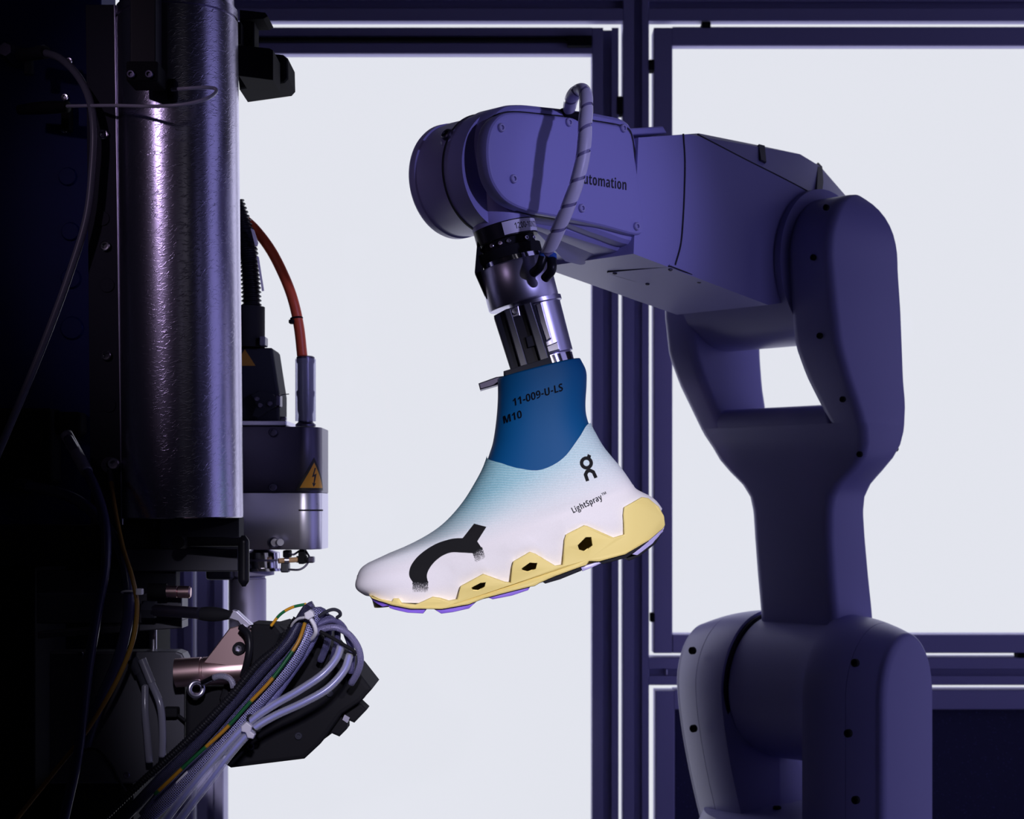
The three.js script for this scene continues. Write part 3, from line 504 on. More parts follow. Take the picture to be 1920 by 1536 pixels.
// painted sheet: both flanks in one canvas, in the shoe's own side plane (metres along and above the sole)
const CW = 1240, CH = 1000, DN = 1.512, u0 = -0.02, v0 = -0.05, mpp = 0.0005 / 2;      // 4 px per mm
const toC = (px, py) => { const q = P(px, py, DN).sub(S0), s = q.dot(e1), k = q.dot(e2); return [(s - u0) / mpp, CH - (k - v0) / mpp]; };
const sheet = document.createElement('canvas'); sheet.width = CW; sheet.height = CH * 2;
{
  const x = sheet.getContext('2d');
  for (const half of [0, 1]) {
    x.save(); x.translate(0, half * CH); x.beginPath(); x.rect(0, 0, CW, CH); x.clip();
    x.fillStyle = '#e7e4ea'; x.fillRect(0, 0, CW, CH);
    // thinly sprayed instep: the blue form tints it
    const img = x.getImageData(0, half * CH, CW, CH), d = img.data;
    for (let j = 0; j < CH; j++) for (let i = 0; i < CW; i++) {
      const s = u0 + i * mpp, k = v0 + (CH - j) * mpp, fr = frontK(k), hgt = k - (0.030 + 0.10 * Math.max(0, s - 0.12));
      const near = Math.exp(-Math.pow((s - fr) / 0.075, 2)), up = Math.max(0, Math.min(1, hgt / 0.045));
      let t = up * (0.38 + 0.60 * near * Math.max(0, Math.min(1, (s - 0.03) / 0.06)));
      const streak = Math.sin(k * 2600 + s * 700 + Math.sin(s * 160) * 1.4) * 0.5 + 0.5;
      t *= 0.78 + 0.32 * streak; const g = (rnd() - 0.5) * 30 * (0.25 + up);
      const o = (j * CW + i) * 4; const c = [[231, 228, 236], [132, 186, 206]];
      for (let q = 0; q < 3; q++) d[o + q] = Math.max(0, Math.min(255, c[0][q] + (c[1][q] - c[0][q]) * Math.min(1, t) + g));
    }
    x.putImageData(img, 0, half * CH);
    const path = (pts, close = true) => { x.beginPath(); pts.forEach((p, i) => { const q = toC(...p); i ? x.lineTo(...q) : x.moveTo(...q); }); if (close) x.closePath(); };
    // large black mark on the forefoot with sprayed, fading feet
    const mark = '#17171c'; x.fillStyle = mark;
    const outer = [], inner = [];
    const O = [[775, 1092], [768, 1080], [769, 1066], [778, 1050], [795, 1034], [820, 1019], [850, 1010], [868, 1009]];
    const C2 = [[889, 982], [912, 988], [895, 1015], [903, 1027]];
    const I = [[888, 1037], [868, 1036], [845, 1036], [825, 1045], [808, 1062], [801, 1078], [803, 1092]];
    const sp = q => new THREE.CatmullRomCurve3(q.map(p => V(p[0], p[1], 0)), false, 'centripetal').getPoints(40).map(p => [p.x, p.y]);
    path([...sp(O), ...C2, ...sp(I)]); x.fill();
    const spray = (a, b, dx, dy, n) => { for (let q = 0; q < n; q++) { const f = rnd(), g = Math.pow(rnd(), 1.6), p = toC(a[0] + (b[0] - a[0]) * f + dx * g, a[1] + (b[1] - a[1]) * f + dy * g); x.globalAlpha = 0.55 * (1 - g * 0.9); x.fillRect(p[0] - 1, p[1] - 1, 2.4, 2.4); } x.globalAlpha = 1; };
    spray([774, 1090], [803, 1090], 0, 20, 1100); spray([886, 1034], [904, 1026], 6, 20, 800);
    if (half === 0) {
      // the two small round marks on the heel
      const cw = (p, q) => { const a = toC(...p), b = toC(...q); return Math.hypot(a[0] - b[0], a[1] - b[1]); };
      x.strokeStyle = mark; x.lineWidth = cw([0, 0], [6.5, 0]); x.lineCap = 'butt';
      const c1 = toC(1100, 868); x.beginPath(); x.arc(c1[0], c1[1], cw([0, 0], [9.2, 0]), 0, 7); x.stroke();
      path([[1103, 851], [1109, 854], [1107, 862], [1100, 860]]); x.fill();
      path([[1102, 902], [1098, 890], [1101, 884], [1107, 882], [1113, 885], [1118, 896]], false); x.lineJoin = 'round'; x.stroke();
      // wordmark along the midsole edge
      const w0 = toC(1074, 963), w1 = toC(1131, 936); x.save(); x.translate(...w0); x.rotate(Math.atan2(w1[1] - w0[1], w1[0] - w0[0])); x.fillStyle = '#202028'; x.font = 'bold 30px sans-serif'; const L = Math.hypot(w1[0] - w0[0], w1[1] - w0[1]); x.fillText('LightSpray', 0, 0, L); x.font = 'bold 13px sans-serif'; x.fillText('TM', L + 3, -12, 20); x.restore();
    }
    x.restore();
  }
}
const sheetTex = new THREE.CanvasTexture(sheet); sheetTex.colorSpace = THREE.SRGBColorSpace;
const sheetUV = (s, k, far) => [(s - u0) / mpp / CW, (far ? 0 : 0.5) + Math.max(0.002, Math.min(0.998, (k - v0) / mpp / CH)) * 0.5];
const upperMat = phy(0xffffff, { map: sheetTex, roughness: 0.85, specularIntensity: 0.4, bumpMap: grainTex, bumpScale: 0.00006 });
// a two sided shell between a lower level curve and an upper level curve, both functions of p
function shell(kLow, kHigh, n, m, grow, capTop = false) {
  const pos = [], uv = [], idx = [];
  for (const side of [1, -1]) {
    const base = pos.length / 3;
    for (let i = 0; i <= n; i++) for (let j = 0; j <= m; j++) {
      const p = j / m, k = kLow(p) + (kHigh(p) - kLow(p)) * i / n, g = typeof grow === 'function' ? grow(i / n, p) : grow;
      const [s, z] = shoePoint(k, p, side, g), q = shoeAt(s, k, z); pos.push(q.x, q.y, q.z); uv.push(...sheetUV(s, k, side < 0));
    }
    for (let i = 0; i < n; i++) for (let j = 0; j < m; j++) { const a = base + i * (m + 1) + j, b = a + m + 1; side > 0 ? idx.push(a, a + 1, b, b, a + 1, b + 1) : idx.push(a, b, a + 1, b, b + 1, a + 1); }
  }
  if (capTop) { const h = (n + 1) * (m + 1); for (let j = 0; j < m; j++) { const a = n * (m + 1) + j, b = h + a; idx.push(a, a + 1, b, b, a + 1, b + 1); } }
  const g = new THREE.BufferGeometry(); g.setAttribute('position', new THREE.Float32BufferAttribute(pos, 3)); g.setAttribute('uv', new THREE.Float32BufferAttribute(uv, 2)); g.setIndex(idx); g.computeVertexNormals();
  // weld the normals along the centre line
  const N = g.attributes.normal, half = (n + 1) * (m + 1);
  for (let i = 0; i <= n; i++) for (const j of [0, m]) { const a = i * (m + 1) + j, b = a + half, v = V(N.getX(a) + N.getX(b), N.getY(a) + N.getY(b), 0).normalize(); N.setXYZ(a, v.x, v.y, v.z); N.setXYZ(b, v.x, v.y, v.z); }
  return g;
}
const pk = pts => smooth(pts);                                    // p -> level
const kOf = (px, py) => sk(px, py)[1];
const collarLine = pk([[0, kOf(920, 852)], [0.25, kOf(948, 866)], [0.4, kOf(980, 879)], [0.5, kOf(1008, 884)], [0.6, kOf(1037, 868)], [0.72, kOf(1062, 832)], [0.85, kOf(1086, 803)], [1, kOf(1106, 794)]]);
const midTop = pk([[0, kOf(673, 1082)], [0.15, kOf(690, 1075)], [0.4, kOf(850, 1045)], [0.6, kOf(1010, 985)], [0.8, kOf(1130, 925)], [1, kOf(1192, 912)]]);
const pOf = (px, py) => { const [s0, k] = sk(px, py), f = frontK(k), b = backK(k), q = Math.max(0, Math.min(1, (s0 - f) / (b - f))); return [Math.acos(1 - 2 * q) / Math.PI, k]; };
// lower edge of the midsole: deep in the valleys between the foam teeth, cut away behind their windows
const midBot = table([[0, kOf(688, 1112)], ...[[700, 1116], [730, 1124], [800, 1126], [850, 1124], [866, 1118], [872, 1098], [882, 1090], [905, 1079], [918, 1085], [928, 1098], [948, 1098], [956, 1092], [968, 1051], [992, 1040], [1012, 1047], [1024, 1064], [1046, 1068], [1054, 1060], [1070, 1002], [1095, 991], [1116, 999], [1132, 1016], [1162, 1014], [1172, 1006], [1186, 985]].map(p => pOf(...p)), [1, kOf(1225, 955)]]);
const shoe = thing('running_shoe', 'pale sprayed knit running shoe with yellow foam sole on the blue form', 'shoe');
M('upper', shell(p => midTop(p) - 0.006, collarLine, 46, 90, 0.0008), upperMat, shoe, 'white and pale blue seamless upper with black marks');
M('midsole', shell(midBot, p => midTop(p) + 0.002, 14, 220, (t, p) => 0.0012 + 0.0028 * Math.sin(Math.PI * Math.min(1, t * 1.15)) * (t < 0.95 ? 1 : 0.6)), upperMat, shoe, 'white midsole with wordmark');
{ // yellow foam frame with tall teeth, windows in each tooth, on both flanks
  const top = [[690, 1117], [712, 1124], [735, 1128], [738, 1122], [748, 1122], [754, 1131], [780, 1133], [812, 1118], [826, 1120], [842, 1125], [858, 1122], [864, 1098], [906, 1075], [914, 1078], [947, 1090], [957, 1091], [960, 1060], [962, 1052], [993, 1034], [1004, 1038], [1040, 1060], [1054, 1058], [1057, 1012], [1060, 1002], [1094, 985], [1100, 986], [1150, 1008], [1170, 1002], [1168, 965], [1170, 951], [1205, 932], [1218, 934], [1238, 950], [1248, 968], [1250, 985]];
  const bot = [[1246, 992], [1218, 1014], [1172, 1040], [1122, 1053], [1104, 1052], [1098, 1060], [1090, 1062], [1040, 1080], [1012, 1092], [1002, 1098], [995, 1099], [950, 1110], [908, 1121], [880, 1132], [830, 1141], [808, 1141], [800, 1141], [770, 1141], [735, 1135], [712, 1128]];
  const win = [[[885, 1099], [900, 1091], [911, 1090], [909, 1100], [898, 1107], [889, 1106]], [[978, 1064], [992, 1054], [1006, 1055], [1003, 1067], [990, 1072], [982, 1070]], [[1083, 1021], [1096, 1008], [1107, 1008], [1109, 1023], [1096, 1033], [1086, 1030]]].map(w => { const c = w.reduce((a, p) => [a[0] + p[0] / w.length, a[1] + p[1] / w.length], [0, 0]); return w.map(p => [c[0] + (p[0] - c[0]) * 1.35, c[1] + (p[1] - c[1]) * 1.35]); });
  const fine = pts => { const o = []; pts.forEach((p, i) => { const q = pts[(i + 1) % pts.length], n = Math.max(1, Math.round(Math.hypot(q[0] - p[0], q[1] - p[1]) / 7)); for (let k = 0; k < n; k++) o.push([p[0] + (q[0] - p[0]) * k / n, p[1] + (q[1] - p[1]) * k / n]); }); return o; };
  const d0 = 1.515;
  const half = k => s => { const f = frontK(0.018), b = backK(0.014), q = Math.max(0.0, Math.min(1, (s - f) / (b - f))), x = Math.abs(2 * q - 1), n = 2.35; return Math.max(0.017, 0.054 * Math.pow(Math.max(0, 1 - Math.pow(x, n)), 1 / n) * (1 - 0.26 * q)); };
  const hw = half();
  const make = side => {
    const g = poly([...fine([...top, ...bot])], d0, 0.016, 0.0016, win.map(fine), 2);
    const p = g.attributes.position, z0 = CZ - d0;
    for (let i = 0; i < p.count; i++) { const q = V(p.getX(i), p.getY(i), 0), s = q.clone().sub(S0).setZ(0).dot(e1), z = hw(s) + (p.getZ(i) - z0) + 0.0045; p.setZ(i, side > 0 ? z : -z); }
    if (side < 0) { const a = p.array; for (let i = 0; i < a.length / 9; i++) for (let k = 0; k < 3; k++) [a[i * 9 + 3 + k], a[i * 9 + 6 + k]] = [a[i * 9 + 6 + k], a[i * 9 + 3 + k]]; }
    g.computeVertexNormals(); return toCreasedNormals(g, 0.5);
  };
  const near = M('foam_frame', make(1), mat.yellow, shoe, 'yellow foam teeth'); M('foam_frame', make(-1), mat.yellow, shoe, 'yellow foam teeth');
  M('foam_web', poly([[860, 1124], [868, 1086], [1090, 992], [1122, 1000], [1124, 1046], [1000, 1090]], DS - 0.003, 0.006, 0), mat.yellow, shoe);
  // core of the sole between the flanks
  const core = shell(pk([[0, kOf(720, 1133)], [0.2, kOf(740, 1137)], [0.4, kOf(850, 1134)], [0.55, kOf(950, 1106)], [0.7, kOf(1080, 1062)], [0.85, kOf(1190, 1025)], [1, kOf(1240, 985)]]), table([[0, kOf(690, 1118)], ...[[760, 1128], [830, 1130], [900, 1114], [990, 1079], [1096, 1041], [1180, 1010]].map(p => pOf(...p)), [1, kOf(1238, 972)]]), 6, 70, -0.004, true);
  M('foam_core', core, mat.yellow, shoe);
  // outsole pads
  const pad = (pts, m, label) => { const g = poly(fine(pts), 1.512, 0.085, 0.0006); g.translate(0, 0, 0); const p = g.attributes.position; for (let i = 0; i < p.count; i++) { const s = V(p.getX(i), p.getY(i), 0).sub(S0).setZ(0).dot(e1), f = (p.getZ(i) - (CZ - 1.512 - 0.0425)) / 0.0425; p.setZ(i, f * (hw(s) + 0.0006)); } g.computeVertexNormals(); M('outsole_pad', toCreasedNormals(g, 0.5), m, shoe, label); };
  const violet = std(lin(0.24, 0.13, 0.72), { roughness: 0.5 }), ink = phy(lin(0.012, 0.012, 0.02), { roughness: 0.7, specularIntensity: 0.3 }), pale = std(lin(0.42, 0.38, 0.72), { roughness: 0.35 });
  pad([[690, 1119], [712, 1128], [722, 1132], [730, 1136], [716, 1139], [706, 1134], [696, 1128]], violet, 'violet rubber pad');
  pad([[726, 1134], [770, 1141], [800, 1141], [794, 1150], [765, 1149], [740, 1144], [730, 1141]], violet, 'violet rubber pad');
  pad([[815, 1142], [850, 1138], [880, 1132], [894, 1127], [880, 1140], [850, 1147], [828, 1150]], violet, 'violet rubber pad');
  pad([[914, 1119], [950, 1110], [988, 1100], [996, 1096], [990, 1106], [960, 1116], [924, 1123]], violet, 'violet rubber pad');
  pad([[1016, 1090], [1040, 1080], [1088, 1063], [1090, 1070], [1050, 1086], [1022, 1094]], ink, 'black rubber pad');
  pad([[1088, 1063], [1098, 1060], [1122, 1053], [1128, 1056], [1110, 1064], [1092, 1071]], pale, 'pale violet rubber pad');
  pad([[1116, 1053], [1172, 1040], [1218, 1013], [1240, 972], [1244, 974], [1226, 1010], [1176, 1046], [1130, 1058]], ink, 'black rubber pad');
  pad([[1186, 1040], [1218, 1016], [1240, 980], [1250, 986], [1248, 996], [1226, 1020], [1196, 1042]], pale, 'pale violet rubber pad');
  pad([[1176, 1047], [1196, 1041], [1226, 1020], [1246, 990], [1249, 994], [1232, 1020], [1200, 1044], [1180, 1052]], ink, 'black rubber pad');
}
{ // the blue form inside the shoe
  const form = thing('shoe_form', 'glossy blue plastic foot form rising out of the shoe', 'shoe last');
  const rim = pk([[0, kOf(931, 712)], [0.3, kOf(975, 701)], [0.6, kOf(1030, 687)], [1, kOf(1092, 672)]]);
  M('form_body', shell(p => collarLine(p) - 0.03, rim, 60, 90, -0.0012, true), phy(lin(0.0005, 0.070, 0.235), { roughness: 0.6, specularIntensity: 0.35 }), form);
  // printed size lines
  const c = document.createElement('canvas'); c.width = 512; c.height = 192; const x = c.getContext('2d'); x.clearRect(0, 0, 512, 192);
  x.fillStyle = '#020512'; x.font = 'bold 76px sans-serif'; x.fillText('11-009-U-LS', 90, 70, 400); x.fillText('M10', 0, 168, 165);
  const t = new THREE.CanvasTexture(c); t.colorSpace = THREE.SRGBColorSpace;
  const n = 24, m = 10, pos = [], uv = [], idx = [], A0 = P(944, 800, 1.517), A1 = P(1066, 762, 1.517), B0 = P(938, 750, 1.517);
  for (let i = 0; i <= m; i++) for (let j = 0; j <= n; j++) {
    const q = A0.clone().addScaledVector(A1.clone().sub(A0), j / n).addScaledVector(B0.clone().sub(A0), i / m), r = q.clone().sub(S0), s = r.dot(e1), k = r.dot(e2);
    const f = frontK(k), b = backK(k), w = Math.abs(2 * (s - f) / (b - f) - 1), z = (widthK(k) - 0.0012) * Math.pow(Math.max(0, 1 - Math.pow(w, 2.35)), 1 / 2.35) + 0.0005;
    const v = shoeAt(s, k, z); pos.push(v.x, v.y, v.z); uv.push(j / n, i / m);
  }
  for (let i = 0; i < m; i++) for (let j = 0; j < n; j++) { const a = i * (n + 1) + j, b = a + n + 1; idx.push(a, a + 1, b, b, a + 1, b + 1); }
  const g = new THREE.BufferGeometry(); g.setAttribute('position', new THREE.Float32BufferAttribute(pos, 3)); g.setAttribute('uv', new THREE.Float32BufferAttribute(uv, 2)); g.setIndex(idx); g.computeVertexNormals();
  M('size_print', g, phy(0xffffff, { map: t, transparent: true, roughness: 0.7, specularIntensity: 0.15 }), form, 'dark printed size code');
}

// ------------------------------------------------------------------ the dispensing machine beside the shoe
{ // cabinet wall with its caps
  const cab = thing('machine_cabinet', 'dark navy machine cabinet wall beside the steel tank', 'cabinet');
  M('side_panel', slab(-160, -120, 190, 985, 1.64, 1.70), mat.navy, cab);
  M('lower_panel', slab(-160, 985, 232, 1062, 1.56, 1.80), mat.black, cab);
  M('back_panel', slab(-160, 1040, 282, 1900, 1.70, 1.80), mat.black, cab);
  for (const [x, y, r] of [[128, 332, 19], [133, 435, 19], [134, 523, 21], [136, 616, 24]]) M('plug', turned(P(x, y, 1.641), V(0, 0, 1), [[0, 0.004], [px2m(r * 0.8, 1.64), 0.004], [px2m(r, 1.64), 0.0], [px2m(r, 1.64), -0.003]], 28), mat.navy, cab, 'round navy plug');
  for (const [x, y] of [[122, 183], [122, 243], [130, 115], [145, 797]]) screw(cab, P(x, y, 1.639), V(0, 0, 1), px2m(7, 1.64), mat.chrome);
  M('junction_block', slab(-60, 765, 98, 905, 1.605, 1.64, 0.004), mat.black, cab); M('junction_block', slab(90, 772, 152, 815, 1.615, 1.64, 0.004), mat.black, cab);
  M('bracket', slab(114, 190, 130, 242, 1.625, 1.64), mat.black, cab);
}
{
  const st = thing('mounting_rail', 'narrow dark steel mounting rail with cap screws beside the tank', 'rail');
  M('rail_body', poly([[160, 8], [216, 8], [231, 985], [170, 985]], 1.545, 0.05, 0.0012), mat.charcoal, st);
  M('added_glint_bead', sweep([P(215, 10, 1.544), P(222, 500, 1.544), P(229, 984, 1.544)], px2m(2.0, 1.544), 40, 10), mat.satin, st);  // shiny rod added as the highlight line along the rail chamfer
  for (const [x, y] of [[195, 253], [198, 462], [200, 667]]) screw(st, P(x, y, 1.5449), V(0, 0, 1), px2m(9.5, 1.545), mat.chrome, 'cap_screw');
  for (const [x, y] of [[192, 410], [201, 535], [204, 760]]) M('hole_plug', turned(P(x, y, 1.5448), V(0, 0, 1), [[0, 0.001], [px2m(13, 1.545), 0.001], [px2m(14, 1.545), 0]], 24), mat.charcoal, st);
}
{ // ground steel tank
  const t = thing('steel_tank', 'tall brushed steel cylinder tank between rail and spray head', 'tank');
  const d = 1.56, top = P(331, -110, d), bot = P(343, 972, d), ax = top.clone().sub(bot), L = ax.length(), r = px2m(112, d), y = py => P(340, py, d).y - bot.y;
  const g = turned(bot, ax, [[0, 0], [r - 0.001, 0], [r, 0.001], [r, y(42)], [r - 0.0018, y(41)], [r - 0.0018, y(38)], [r, y(36)], [r, y(20)], [r - 0.003, y(16)], [r - 0.004, y(-20)], [r - 0.004, L], [0, L]], 120);
  const p = g.attributes.position, uv = g.attributes.uv; for (let i = 0; i < p.count; i++) uv.setXY(i, uv.getX(i) * 2, p.getY(i) * 5.6);
  M('tank_shell', g, mat.tank, t);
  M('clip', slab(312, 146, 330, 186, 1.493, 1.505, 0.003), mat.black, t);
}
{
  const b = thing('hanging_bracket', 'black bracket bar hanging in front of the tank top', 'bracket');
  M('bar', slab(244, -80, 292, 118, 1.46, 1.485, 0.001), mat.blackGloss, b);
  const f = M('bar_foot', slab(236, 114, 296, 152, 1.455, 1.49, 0.002), mat.black, b);
  for (const x of [246, 280]) screw(f, P(x, 140, 1.4549), V(0, 0, 1), px2m(8, 1.455), mat.darkMetal);
}
{ // lever block on the far side of the tank
  const b = thing('clamp_block', 'black clamp block sticking out behind the tank top', 'clamp');
  M('clamp_plate', poly([[440, 84], [505, 90], [512, 94], [512, 150], [448, 142]], 1.60, 0.05, 0.001), mat.black, b);
  M('clamp_handle', poly([[440, 92], [530, 101], [539, 108], [540, 146], [533, 154], [448, 166]], 1.66, 0.06, 0.004), mat.black, b);
  M('clamp_arm', slab(330, 40, 452, 82, 1.612, 1.66), mat.black, b);
  M('clamp_neck', slab(449, 20, 477, 88, 1.63, 1.66), mat.black, b);
  M('clamp_lug', poly([[449, 18], [497, 23], [502, 30], [494, 35], [449, 36]], 1.62, 0.04, 0.001), mat.black, b);
}
{ // sensor lead looping in front of the tank
  const c = thing('sensor_lead', 'thin clear sensor lead running from black plug to tank clip', 'cable');
  M('plug', both([sweep([P(36, 206, 1.60), P(70, 203, 1.59), P(128, 200, 1.58)], t => px2m(9 + 3 * Math.sin(t * 2.6), 1.59), 24, 14)]), mat.black, c, 'black plug');
  M('lead', wire([[126, 199, 1.57], [215, 198, 1.50], [300, 199, 1.46], [350, 195, 1.455], [385, 186, 1.46], [404, 174, 1.475], [403, 166, 1.485], [385, 164, 1.48], [350, 166, 1.475], [322, 168, 1.485]], 3.2, 120, 10), std(lin(0.5, 0.49, 0.6), { roughness: 0.3 }), c);
}
{
  const c = thing('supply_hose', 'grey hose with elbow fitting sweeping down the navy cabinet', 'hose');
  M('hose', wire([[80, 98, 1.58], [112, 109, 1.57], [148, 145, 1.555], [170, 195, 1.535], [176, 245, 1.53], [173, 320, 1.53], [163, 405, 1.53], [130, 515, 1.53], [82, 645, 1.53], [22, 790, 1.53], [-30, 910, 1.53]], 7, 160, 14), mat.cableGrey, c);
  M('elbow', both([rod(P(38, 104, 1.60), P(86, 98, 1.578), px2m(12, 1.6)), rod(P(54, 100, 1.60), P(54, 140, 1.6), px2m(9, 1.6)), turned(P(72, 99, 1.585), V(0.9, 0.1, 0.3), [[0.0, 0], [px2m(14, 1.6), 0], [px2m(14, 1.6), 0.007], [0, 0.007]], 6)]), mat.charcoal, c);
  M('swivel_nut', turned(P(32, 108, 1.64), V(-0.1, 0, 1), [[0, 0.03], [px2m(13, 1.6), 0.03], [px2m(20, 1.6), 0.015], [px2m(21, 1.6), 0]], 6), mat.darkMetal, c);
}
{ // cables hanging at the lower left
  const c1 = thing('power_cable', 'thick dark navy cable hanging from the cabinet junction block', 'cable');
  M('cable', wire([[128, 822, 1.545], [152, 865, 1.52], [180, 920, 1.49], [197, 985, 1.47], [198, 1055, 1.46], [182, 1150, 1.46], [166, 1250, 1.46], [156, 1335, 1.46], [146, 1415, 1.46], [118, 1545, 1.46]], 9, 160, 14), mat.cableNavy, c1);
  M('sleeve', wire([[124, 814, 1.55], [134, 832, 1.545], [150, 862, 1.521], [163, 886, 1.508]], 11.5, 24, 14), mat.cableGrey, c1);
  const c2 = thing('signal_cable', 'dark blue cable curving over the tank foot with white tie', 'cable');
  M('cable', wire([[52, 912, 1.56], [110, 924, 1.54], [160, 948, 1.51], [195, 982, 1.495], [226, 1034, 1.48], [240, 1090, 1.475], [242, 1140, 1.475], [234, 1190, 1.48], [218, 1245, 1.49], [190, 1310, 1.5], [160, 1400, 1.51]], 10, 140, 14), mat.cableNavy, c2);
  M('cable_gland', turned(P(50, 912, 1.57), V(0.95, -0.1, 0.3), [[0, -0.01], [px2m(14, 1.56), -0.01], [px2m(14, 1.56), 0.004], [px2m(10, 1.56), 0.008], [0, 0.008]], 6), mat.charcoal, c2);
  const c3 = thing('earth_wire', 'yellow brown earth wire screwed to the mounting rail', 'wire');
  M('wire', wire([[209, 905, 1.53], [214, 945, 1.505], [230, 1025, 1.475], [249, 1088, 1.462], [257, 1135, 1.462], [250, 1198, 1.462], [226, 1262, 1.462], [190, 1328, 1.462], [150, 1388, 1.462], [108, 1440, 1.462], [60, 1500, 1.462], [20, 1550, 1.462]], 4.2, 160, 10), mat.brown, c3);
  M('terminal', both([turned(P(206, 872, 1.5445), V(0, 0, 1), [[px2m(6, 1.54), 0], [px2m(15, 1.54), 0], [px2m(15, 1.54), 0.003], [px2m(6, 1.54), 0.003]], 24), rod(P(207, 882, 1.541), P(209, 914, 1.53), px2m(6, 1.54))]), mat.darkMetal, c3);
  screw(c3, P(214, 870, 1.541), V(0, 0, 1), px2m(11, 1.54), mat.steel, 'terminal_bolt');
  const tie = thing('cable_tie', 'small white cable tie holding earth wire to dark cable', 'tie');
  M('band', new THREE.TorusGeometry(px2m(15, 1.47), px2m(2, 1.47), 8, 30).scale(1.15, 1, 1).rotateX(1.35).translate(...P(246, 1111, 1.47).toArray()), mat.white, tie);
  M('tie_head', slab(254, 1104, 266, 1116, 1.448, 1.456, 0.001), mat.white, tie);
}
{ // blocks under the tank
  const b = thing('tank_support', 'dark steel support blocks under the tank', 'support');
  M('cross_plate', slab(232, 1030, 447, 1072, 1.55, 1.58), mat.plate, b);
  M('upper_block', slab(232, 970, 300, 1031, 1.56, 1.60), mat.charcoal, b); M('upper_block', slab(298, 970, 448, 1031, 1.555, 1.585), mat.charcoal, b);
  M('stop_bracket', slab(236, 976, 290, 990, 1.55, 1.56), mat.black, b);
  M('main_block', slab(68, 1112, 341, 1170, 1.52, 1.55), mat.plate, b);
  M('top_block', slab(68, 1070, 330, 1112, 1.56, 1.58), mat.charcoal, b);
  M('chamfer', poly([[70, 1186], [341, 1164], [341, 1178], [70, 1198]], 1.515, 0.03, 0.001), mat.plate, b);
  M('side_block', slab(-160, 1063, 66, 1700, 1.58, 1.69), mat.black, b);
  M('pin', rod(P(288, 1178, 1.56), P(288, 1232, 1.56), px2m(6, 1.56)), mat.steel, b);
  const h = thing('clamping_lever', 'black clamping lever handle below the tank', 'lever');
  M('lever_arm', rod(P(346, 1016, 1.52), P(456, 1016, 1.50), px2m(9, 1.5)), mat.blackGloss, h);
  M('lever_grip', sweep([P(457, 1004, 1.50), P(457, 1012, 1.50), P(457, 1050, 1.50), P(457, 1094, 1.50), P(457, 1100, 1.50)], t => px2m(10.5 * Math.min(1, Math.sqrt(Math.sin(Math.PI * Math.min(0.985, Math.max(0.015, t))) * 3)), 1.5), 40, 18), mat.blackGloss, h);
  M('lever_hub', turned(P(346, 1016, 1.53), V(0, 0, 1), [[0, 0.03], [px2m(12, 1.5), 0.03], [px2m(14, 1.5), 0]], 24), mat.black, h);
  const k1 = thing('adjusting_screw', 'short copper toned adjusting screw with black knob', 'screw');
  M('knob', rod(P(278, 1108, 1.50), P(313, 1108, 1.50), px2m(14, 1.5)), mat.black, k1);
  M('spindle', turned(P(312, 1109, 1.50), V(1, -0.04, 0), [[0, 0], [px2m(11, 1.5), 0], [px2m(11, 1.5), px2m(20, 1.5)], [px2m(10, 1.5), px2m(21, 1.5)], [px2m(11.5, 1.5), px2m(23, 1.5)], [px2m(11.5, 1.5), px2m(43, 1.5)], [px2m(9, 1.5), px2m(46, 1.5)], [0, px2m(46, 1.5)]], 28), mat.copper, k1);
  const k2 = thing('ball_joint_rod', 'black ball joint rod ending in a bent metal clip', 'rod');
  M('rod', rod(P(284, 1144, 1.49), P(374, 1150, 1.47), px2m(11, 1.49)), mat.darkMetal, k2);
  M('hex_nut', turned(P(284, 1143, 1.492), V(1, -0.03, 0), [[0, -0.008], [px2m(18, 1.49), -0.008], [px2m(18, 1.49), 0.004], [0, 0.004]], 6), mat.charcoal, k2);
  M('joint_cap', sweep([P(366, 1150, 1.475), P(378, 1151, 1.475), P(400, 1152, 1.475), P(424, 1153, 1.475), P(436, 1154, 1.475)], t => px2m(7 + 7 * Math.sin(Math.PI * Math.min(1, t * 0.9 + 0.12)), 1.475), 30, 18), mat.black, k2);
  M('bent_clip', poly([[428, 1160], [436, 1144], [444, 1146], [472, 1172], [462, 1180], [452, 1176], [446, 1166]], 1.47, 0.012, 0.001), mat.satin, k2);
}
